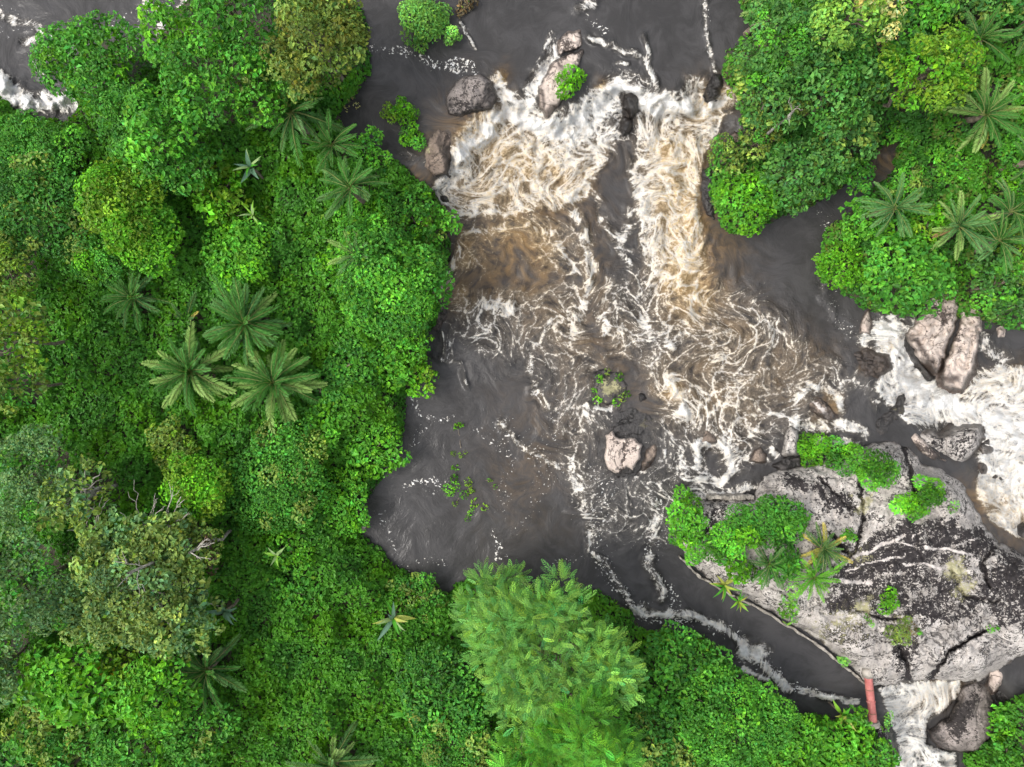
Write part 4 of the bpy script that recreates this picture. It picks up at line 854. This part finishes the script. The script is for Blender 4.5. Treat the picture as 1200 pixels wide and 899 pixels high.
tree(858, 840, 66, 5.5, 'mid', 'largest fine-leaved domed tree below the dark channel', leaf=.22, lr=(.16, .28), nl=50, alt='bright', altp=.3)
tree(780, 862, 46, 4, 'dark', 'dark green domed tree at the bottom edge right of the feathery trees', leaf=.24, lr=(.2, .32))
tree(918, 872, 44, 4, 'bright', 'bright green domed tree below the dark channel near its end', leaf=.24, lr=(.2, .32))
shrub(985, 868, 38, 3, 'bright', 'bright leafy shrub at the left side of the red pipe end', leaf=.32, alt='lime', altp=.3)
shrub(1025, 884, 24, 2.2, 'mid', 'green shrub beside the bottom white chute below the red pipe')
shrub(1190, 856, 24, 1.6, 'lime', 'lime green shrub right of the big brown boulder', alt='bright', altp=.5)
shrub(1192, 890, 26, 1.6, 'mid', 'green shrub in the lower right corner')
# ------------------------------------------------------------------ right bank
tree(905, 60, 52, 8, 'muted', 'green-crowned tree at the river, left end of the right bank forest', leaf=.26, alt='bright', altp=.3)
tree(950, 55, 44, 9, 'muted', 'bright green tree beneath the cream-flowering crown', leaf=.26)
tree(988, 26, 50, 12, (.15, .29, .045), 'pale yellow-green tree with cream flowering clumps at the top edge', leaf=.24, alt='cream', altp=.16, lr=(.18, .3))
tree(905, 110, 48, 7, 'muted', 'olive-flecked green tree overhanging the right end of the falls', leaf=.24, alt='olive', altp=.35, lr=(.2, .32))
tree(968, 110, 52, 8, 'muted', 'deep green dense tree in the middle of the right bank forest', leaf=.24, alt='dark', altp=.35, lr=(.2, .32))
tree(1072, 98, 52, 10, 'yellow', 'light yellow-green spreading tree, the palest crown of the right bank', leaf=.24, alt='lime', altp=.35, lr=(.18, .28), nl=40, lobevar=.12)
tree(985, 170, 40, 6, 'muted', 'green tree overhanging the narrow side stream', leaf=.24, alt='olive', altp=.3)
tree(935, 205, 44, 5.5, 'muted', 'green tree beside the calm side channel below the dense tree', leaf=.24, alt='dark', altp=.3)
shrub(875, 238, 38, 4, 'lime', 'pale green fine shrub hanging over the calm side channel right of the falls', leaf=.22, alt='bright', altp=.4)
shrub(848, 186, 26, 3.5, 'olive', 'dull olive shrub leaning into the white water right of the falls', leaf=.22)
shrub(890, 165, 28, 4, 'olive', 'olive-green shrub above the dark gap right of the falls', leaf=.24)
tree(1058, 325, 50, 5, 'mid', 'big round green bush tree above the right cascade', leaf=.3, lr=(.2, .34), nl=36, alt='bright', altp=.3)
shrub(1080, 268, 24, 5, 'lime', 'small vivid lime shrub crown above the big round bush', leaf=.3, alt='yellow', altp=.3)
shrub(1050, 278, 22, 4, 'bright', 'bright shrub next to the vivid lime crown', leaf=.28)
shrub(985, 312, 30, 3, 'lime', 'yellow-green drooping shrub on the point of the calm side channel', leaf=.2, alt='rust', altp=.1)
shrub(1010, 260, 30, 3.5, 'bright', 'green shrub at the mouth of the side stream below a blue-green frond', leaf=.26)
shrub(1000, 205, 24, 3.5, 'mid', 'green shrub leaning over the upper bend of the side stream')
shrub(1052, 158, 22, 3, 'bright', 'small green shrub at the head of the brown side stream')
shrub(1060, 225, 30, 2.5, 'bright', 'low green shrub right of the brown side stream', alt='olive', altp=.3)
tree(1165, 335, 42, 4.5, 'muted', 'dense green bush right of the potholed pale rock', leaf=.26, alt='bright', altp=.25)
tree(1195, 360, 34, 4, 'dark', 'dark green bush at the right edge above the rapids', leaf=.26, alt='grey', altp=.3)
tree(1195, 300, 38, 4, 'olive', 'dull olive bush at the right edge above the dark green bush', leaf=.24)
tree(1060, 18, 38, 5, 'bright', 'green tree at the top edge right of the cream-flowering tree', leaf=.28)
tree(1110, 15, 34, 5, 'muted', 'mid-green tree at the top edge between two palms', leaf=.26, alt='olive', altp=.2)
tree(1155, 18, 34, 4.5, 'dark', 'dark green tree at the top edge near the right corner', leaf=.28)
tree(1035, 55, 30, 5, 'muted', 'small green tree between the flowering tree and the palest crown', leaf=.26)
shrub(1180, 110, 34, 3, 'bright', 'green shrub at the right edge between palms', leaf=.26)
shrub(1175, 165, 40, 3, 'mid', 'fresh green thicket at the right edge below the upper palms', leaf=.24, alt='bright', altp=.4)
shrub(1115, 195, 36, 2.4, 'bright', 'low leafy thicket in the middle of the right bank clearing', leaf=.24, alt='lime', altp=.2)
shrub(1190, 220, 34, 3, 'mid', 'mid-green thicket above the dark palm on the right edge', leaf=.24)
# ------------------------------------------------------------------ palms
palm(356, 150, 44, 4.5, 'dark glossy palm beside the tall brownish olive tree', 'dark', 'mid', 22)
palm(402, 172, 36, 3.5, 'small shaded palm between the dark glossy palm and the bank', 'dark', 'dark', 16)
palm(425, 232, 40, 5, 'dark palm rising out of shrubs on the bank left of the falls', 'dark', 'mid', 20)
palm(418, 300, 30, 5.2, 'slim pale-fronded palm above the broad bank tree', 'mid', 'pale', 14)
palm(168, 352, 34, 2.6, 'dark blue-green palm without pale tips, left of the palm cluster', 'dark', 'blue', 26)
palm(292, 378, 46, 3.2, 'grey-green palm with long fronds, topmost of the cluster on the creeper mat', 'dark', 'blue', 30, old='pale')
palm(234, 436, 44, 3.0, 'palm with pale yellowish frond tips, leftmost of the cluster', 'dark', 'pale', 30)
palm(322, 458, 48, 3.2, 'palm with broad pale outer fronds, lowest of the cluster', 'dark', 'pale', 30)
palm(232, 378, 24, 1.4, 'small yellowing palm between the dark palm and the cluster', 'mid', 'yellow', 12)
palm(252, 772, 42, 4, 'shaded dark palm below the big tufted olive tree', 'dark', 'mid', 18)
palm(402, 884, 42, 3, 'pale silvery palm cut by the bottom edge', 'mid', 'pale', 20)
palm(80, 890, 36, 4, 'dark palm at the bottom edge near the lower left corner', 'dark', 'dark', 14)
palm(1040, 240, 34, 4.5, 'blue-green palm at the side stream above the lime shrub', 'blue', 'blue', 16)
palm(1112, 268, 38, 4, 'pale-fronded palm right of the vivid lime shrub', 'blue', 'pale', 22, old='brown')
palm(1160, 250, 36, 4, 'green palm with spreading fronds near the right edge', 'dark', 'mid', 18)
palm(1155, 292, 34, 4, 'shaded dark palm above the dense bush by the potholed rock', 'dark', 'blue', 16)
palm(1130, 72, 34, 4, 'shaded palm directly right of the palest crown', 'dark', 'mid', 20)
palm(1135, 138, 42, 4, 'palm with yellowing hanging fronds below the palest crown', 'dark', 'pale', 24, old='yellow')
palm(1184, 42, 36, 4, 'palm in the upper right corner', 'dark', 'mid', 20)
palm(895, 6, 32, 5, 'palm at the top edge where the river meets the right bank', 'dark', 'pale', 18)
palm(1195, 190, 30, 3.6, 'small palm at the right edge above the thickets', 'dark', 'mid', 14)
def RT(px, py, d=.8): return float(rock_top(px, py, d))
palm(950, 634, 28, 1.0, 'palm with yellowing fronds on the outcrop, right side of its bushes', 'mid', 'yellow', 20, base=RT(952, 634), old='brown')
palm(942, 668, 29, .9, 'vivid green palm on the outcrop below the yellowing one', 'bright', 'bright', 18, base=RT(940, 668))
palm(890, 652, 28, .8, 'dark palm sunk among the bushes of the outcrop', 'dark', 'mid', 16, base=RT(890, 652))
strap_plant(845, 682, 26, .4, 'yellow-leaved plant on the outcrop edge above the dark channel', ('gold', 'green', 'gold'), 9, base=RT(845, 682))
strap_plant(860, 700, 20, .3, 'greenish strap-leaved plant on the outcrop edge below the yellow one', ('green', 'lime', 'gold'), 8, base=RT(862, 698))
strap_plant(462, 722, 34, 2.4, 'banana-like plant with yellow and pale leaves on the creeper mat', ('gold', 'pale', 'green', 'blue'), 9)
strap_plant(480, 828, 30, 2.4, 'banana-like plant with lime leaves below the yellow-leaved one', ('lime', 'green', 'gold'), 9)
strap_plant(298, 200, 28, 4.0, 'pale strap-leaved plant by the trampled track in the upper forest', ('pale', 'blue', 'green'), 8)
strap_plant(300, 255, 20, 3.2, 'small yellowish strap-leaved plant beside the lime shrub tree', ('pale', 'lime'), 7)
strap_plant(328, 648, 20, 3.2, 'pale-leaved plant poking from the shrubs left of the pool corner', ('pale', 'lime'), 6)
strap_plant(1000, 850, 30, 3.4, 'long-leaved plant with yellowish leaves left of the red pipe', ('lime', 'gold', 'green'), 8)
strap_plant(265, 715, 28, 5.0, 'single blue-grey leaved plant beside the big tufted olive tree', ('blue',), 4)
strap_plant(95, 100, 20, 5.5, 'yellow-leaved stalk plant beside the white foam edge', ('gold', 'lime'), 5)
# ------------------------------------------------------------------ plants in the river and on the rocks
clump('shrub', 'shrub', 'feathery light-green shrub standing in the upper river near the top edge', [(485, 22, 13), (505, 18, 15), (500, 36, 14), (484, 38, 11), (515, 28, 11), (478, 10, 10), (496, 4, 12), (518, 10, 9), (492, 48, 8)], 'feather', .2, .9, 1.3)
clump('shrub', 'shrub', 'small green sprig right of the feathery river shrub', [(530, 40, 7), (526, 48, 6), (536, 42, 5)], 'feather', .18, .5)
clump('flooded_branches', 'branches', 'dry brown branch heap in the river at the top edge', [(545, 4, 8), (553, 2, 7), (540, 12, 6)], 'brown', .16, .3)
clump('shrub', 'shrub', 'bright green tuft growing from the shallows left of the falls', [(474, 128, 8), (466, 132, 7), (482, 132, 7), (474, 138, 8), (470, 120, 5)], 'lime', .2, .5, alt='feather')
clump('shrub', 'shrub', 'yellowish tuft beside the bright tuft in the shallows', [(456, 128, 7), (452, 136, 6), (460, 140, 5)], 'yellow', .18, .4)
clump('shrub', 'shrub', 'green bush in the shallows left of the mossy boulder', [(478, 155, 9), (486, 160, 8), (474, 164, 7), (490, 168, 7), (484, 150, 6)], 'lime', .2, .5, alt='mid')
clump('shrub', 'shrub', 'leafy green shrub growing on the pinkish ridge at the falls', [(660, 92, 8), (670, 86, 8), (680, 88, 7), (664, 104, 8), (674, 98, 7), (658, 112, 6)], 'lime', .2, .5, alt='bright')
clump('river_weed', 'weeds', 'green weeds flattened over the mossy mid-river rock', [(702, 444, 6), (726, 442, 6), (730, 466, 6), (722, 472, 5), (700, 468, 5), (712, 436, 5), (735, 462, 4), (696, 458, 4)], 'lime', .16, .12, .8, alt='olive')
clump('flooded_shrub', 'shrub', 'sparse yellow-green shrub drowned in the calm pool', [(536, 500, 4), (531, 532, 4), (540, 534, 4), (534, 548, 5), (532, 560, 6), (526, 574, 7), (534, 570, 6), (548, 565, 6), (552, 575, 6), (544, 580, 6), (556, 590, 5), (534, 590, 4), (552, 600, 5), (568, 595, 5), (574, 562, 3), (580, 570, 3), (545, 530, 3), (548, 608, 4)], 'yellow', .16, .12, .75, alt='lime', altp=.4)
clump('grass_tuft', 'tuft', 'lone bright sprig standing above the drowned pool shrub', [(537, 499, 4), (541, 497, 3), (534, 502, 3)], 'lime', .16, .25, 1)
clump('shrub', 'shrub', 'upright bright green bush at the left tip of the outcrop', [(800, 580, 11), (808, 592, 13), (796, 600, 13), (812, 608, 13), (800, 618, 14), (790, 610, 9), (815, 625, 12), (804, 634, 12), (792, 630, 9), (816, 645, 10), (812, 655, 9), (824, 632, 8)], 'bright', .22, .9, 1.2, alt='lime')
clump('shrub', 'shrub', 'green bush on the outcrop left of the dark sunken palm', [(848, 625, 13), (840, 636, 12), (855, 638, 13), (836, 648, 10), (862, 650, 11), (846, 652, 10)], 'bright', .22, .8, 1.2, alt='mid')
clump('shrub', 'shrub', 'dull green bush against the bare top of the outcrop', [(866, 606, 13), (880, 604, 12), (872, 616, 12), (858, 612, 9)], 'mid', .22, .7, 1.2, alt='olive')
clump('shrub', 'shrub', 'lime bush in the middle of the outcrop thicket', [(872, 628, 12), (884, 630, 10), (880, 618, 9), (862, 664, 12), (868, 672, 9)], 'lime', .26, .9, 1.2)
clump('shrub', 'shrub', 'largest dark green bush on the outcrop, between lime bush and yellowing palm', [(908, 598, 14), (924, 600, 13), (900, 612, 14), (916, 614, 15), (932, 612, 12), (920, 628, 14), (904, 628, 12), (930, 626, 10), (940, 606, 8), (900, 590, 10)], 'mid', .22, .9, 1.3, alt='bright')
clump('shrub', 'shrub', 'round dark green bush left of the vivid palm on the outcrop', [(922, 656, 13), (914, 666, 12), (928, 668, 11), (920, 646, 10)], 'mid', .22, .7, 1.2)
clump('shrub', 'shrub', 'trailing pale bush at the lower edge of the outcrop thicket', [(930, 690, 9), (925, 704, 8), (918, 715, 9), (930, 712, 7), (925, 724, 8), (880, 672, 8), (890, 676, 7)], 'feather', .2, .4, 1.1, alt='lime')
clump('shrub', 'shrub', 'bright creeping bush along the upper outcrop beside the pale boulder', [(946, 516, 9), (950, 528, 10), (962, 520, 11), (976, 524, 12), (966, 536, 11), (986, 534, 12), (998, 530, 11), (990, 546, 10), (950, 540, 9), (976, 542, 9), (940, 524, 7)], 'lime', .18, .5, 1.2, alt='mid')
clump('shrub', 'shrub', 'rounded bright bush at the right end of the creeping bush', [(1012, 540, 13), (1026, 545, 14), (1036, 555, 13), (1022, 558, 13), (1042, 548, 9), (1012, 552, 9)], 'bright', .2, .6, 1.2, alt='lime')
clump('shrub', 'shrub', 'fresh green bush near the right shoulder of the outcrop', [(1062, 588, 12), (1075, 592, 13), (1086, 580, 13), (1092, 570, 10), (1080, 566, 9), (1074, 600, 9), (1096, 580, 9), (1056, 594, 8)], 'bright', .2, .6, 1.2, alt='lime')
clump('grass_tuft', 'tuft', 'small green tuft on bare rock right of the yellowing palm', [(994, 626, 6), (999, 630, 5), (990, 630, 4)], 'bright', .16, .25, 1.2)
clump('grass_tuft', 'tuft', 'leafy tuft in a crack below the black stains of the outcrop', [(1038, 700, 9), (1044, 706, 8), (1036, 712, 8), (1046, 694, 6)], 'lime', .18, .35, 1.2)
clump('grass_tuft', 'tuft', 'small fern tuft on the outcrop near the red pipe', [(986, 772, 5), (992, 774, 5), (988, 778, 4)], 'feather', .2, .25, 1.2)
clump('grass_tuft', 'tuft', 'tiny green tuft beside the brown grass patch', [(1075, 738, 4), (1078, 742, 3)], 'bright', .16, .2, 1.2)
clump('grass_tuft', 'tuft', 'thin green line of weeds in a rock crack beside the brown grass', [(1014, 722, 3), (1018, 728, 3), (1022, 732, 3)], 'lime', .14, .15, 1.1)
clump('grass_patch', 'grass', 'brownish dry grass patch in a hollow of the outcrop', [(1044, 740, 8), (1056, 742, 9), (1066, 736, 8), (1060, 750, 7), (1048, 750, 6), (1058, 732, 7), (1064, 726, 5)], 'olive', .16, .12, 1.0, alt='brown', altp=.5, wratio=.25)
clump('grass_tuft', 'tuft', 'small green tuft at the right rim of the outcrop near the long crack', [(1160, 738, 4), (1166, 736, 4)], 'bright', .16, .2, 1.1)
clump('grass_tuft', 'tuft', 'pale green tuft on the right shoulder of the outcrop', [(1120, 592, 6), (1116, 598, 5)], 'feather', .16, .2, 1)
clump('shrub', 'shrub', 'small fern bush on the rock foot of the red pipe', [(1042, 838, 5), (1040, 846, 5), (1036, 852, 5)], 'feather', .18, .3, 1)
clump('drift_debris', 'driftwood', 'pale tangled driftwood under the tall brownish olive tree', [(410, 116, 4), (418, 124, 4), (406, 126, 4)], 'cream', .12, .15, .5)
# bare white branches of the dead tree
def dead_tree(label, px, py, ht, tips, seed):
    r = np.random.default_rng(seed); g = ground(*P(px, py, ht)[:2]); x0, y0, _ = P(px, py, ht)
    e = empty('dead_tree', (x0, y0, g), label, 'tree'); o0 = np.array([x0, y0, g])
    v, q = tube(bent((0, 0, -.4), (0, 0, ht - g), 6, .05, r), np.linspace(.12, .07, 6), 8); mesh_np('trunk', v, q, M_PALE, smooth=True, parent=e)
    for (ax_, ay_, az_) in tips:
        pt_ = np.array(P(ax_, ay_, az_)) - o0; parts = []
        main = bent((0, 0, (ht - g) * r.uniform(.8, 1)), pt_, 7, .05, r); parts.append(tube(main, np.linspace(.04, .013, 7), 6))
        for q_ in range(3):
            s_ = main[int(r.integers(2, 6))]; d = (pt_ - [0, 0, ht - g]) * .4 + r.normal(0, .28, 3) * np.array([1, 1, .5]); parts.append(tube(bent(s_, s_ + d * r.uniform(.5, 1), 4, .2, r), [.022, .017, .013, .009], 5))
        v, q = join(parts); mesh_np('branch', v, q, M_PALE, smooth=True, parent=e)
dead_tree('leafless white-branched tree forking above the big tufted olive tree', 164, 618, 6, [(150, 576, 7.4), (182, 578, 7.4), (140, 600, 7.2), (190, 596, 7.4)], 1)
dead_tree('second leafless pale tree, its branches fanned right of the forked one', 190, 622, 6, [(202, 570, 7.4), (218, 604, 7.4), (212, 582, 7.2)], 2)
dead_tree('thin leafless grey tree left of the forked white one', 104, 632, 6.5, [(78, 590, 7.8), (100, 572, 7.8), (120, 582, 7.8), (84, 620, 7.8)], 3)
dead_tree('small dead grey snag in the top of the dry olive-brown tree', 222, 648, 8.6, [(252, 636, 9.4), (240, 630, 9.6), (236, 656, 9.3)], 4)
dead_tree('dead grey twigs in the heart of the big tufted olive tree', 150, 672, 10, [(162, 690, 11), (142, 684, 11), (130, 656, 10.6), (160, 662, 11)], 5)
dead_tree('small dead grey fork in the deep green right bank forest', 930, 130, 7.5, [(925, 118, 8.6), (938, 122, 8.6), (922, 140, 8.4)], 6)

# ------------------------------------------------------------------ creeping ground cover (uncountable)
def ground_cover(name, boxes, dens, tones, weights, leaf, seed, mound=1.0):
    r = np.random.default_rng(seed); (x0, y0, x1, y1) = boxes
    n = int((x1 - x0) * (y1 - y0) * PXM * PXM * dens); px = r.uniform(x0, x1, n); py = r.uniform(y0, y1, n)
    sd = samp(G_SD, px, py); keep = sd > -3 + r.normal(0, 2.5, n)
    cov = np.zeros(n, bool)
    for (cx_, cy_, cr) in COVERED: cov |= ((px - cx_) ** 2 + (py - cy_) ** 2 < (cr * .75) ** 2)
    keep &= ~(cov & (r.random(n) < .72)); px, py, sd = px[keep], py[keep], sd[keep]; n = len(px)
    def hgt(a, b): return samp(G_L, a, b) + sstep(-4, 16, samp(G_SD, a, b)) * mound * (.25 + 2.2 * np.maximum(fbm(a / 42, b / 42, 2, seed) - .35, 0) + .42 * (1 - np.abs(2 * fbm(a / 12, b / 12, 2, seed + 2) - 1)) ** 1.5)
    e_ = 3.0; h = hgt(px, py); gx = (hgt(px + e_, py) - h) / (e_ * PXM); gy = -(hgt(px, py + e_) - h) / (e_ * PXM)
    z = h - np.abs(r.normal(0, .16, n)) + .08
    C = P3(px, py, z); N = np.stack([-gx, -gy, np.ones(n)], 1); N /= np.linalg.norm(N, axis=1)[:, None]; N += r.normal(0, .36, (n, 3))
    tn = np.array([TONE[t] for t in tones]); sel = (fbm(px / 36, py / 36, 3, seed + 5) - .5) * 2.6 + .5 + r.normal(0, .12, n)
    cw = np.cumsum(weights) / np.sum(weights); idx = np.clip(np.searchsorted(cw, np.clip(sel, 0, .999)), 0, len(tones) - 1)
    col = jitter(1, n, r, .32, .12) * tn[idx]
    yl = r.random(n); col[yl < .012] = TONE['yellow']
    V, Cc = leaves(C, N, leaf, leaf * .72, col, r)
    tag(mesh_np(name, V, np.arange(len(V)).reshape(-1, 4), M_LEAF, {'tint': ('FLOAT_COLOR', Cc)}), kind='stuff')
ground_cover('creeping_vines', (-70, 80, 560, 970), 88, ['mid', 'bright', 'bright', 'lime'], [1.6, 3, 2, 1.0], .31, 71)
ground_cover('bank_undergrowth', (560, 640, 1270, 970), 80, ['mid', 'bright', 'lime'], [2, 3, .8], .30, 72)
ground_cover('forest_undergrowth', (820, -80, 1270, 440), 80, ['dark', 'mid', 'olive', 'bright'], [1, 3, 1.2, 2.5], .30, 73)
ground_cover('bank_grass', (-70, -30, 560, 80), 80, ['dark', 'mid', 'bright'], [2, 3, 1.5], .24, 74)
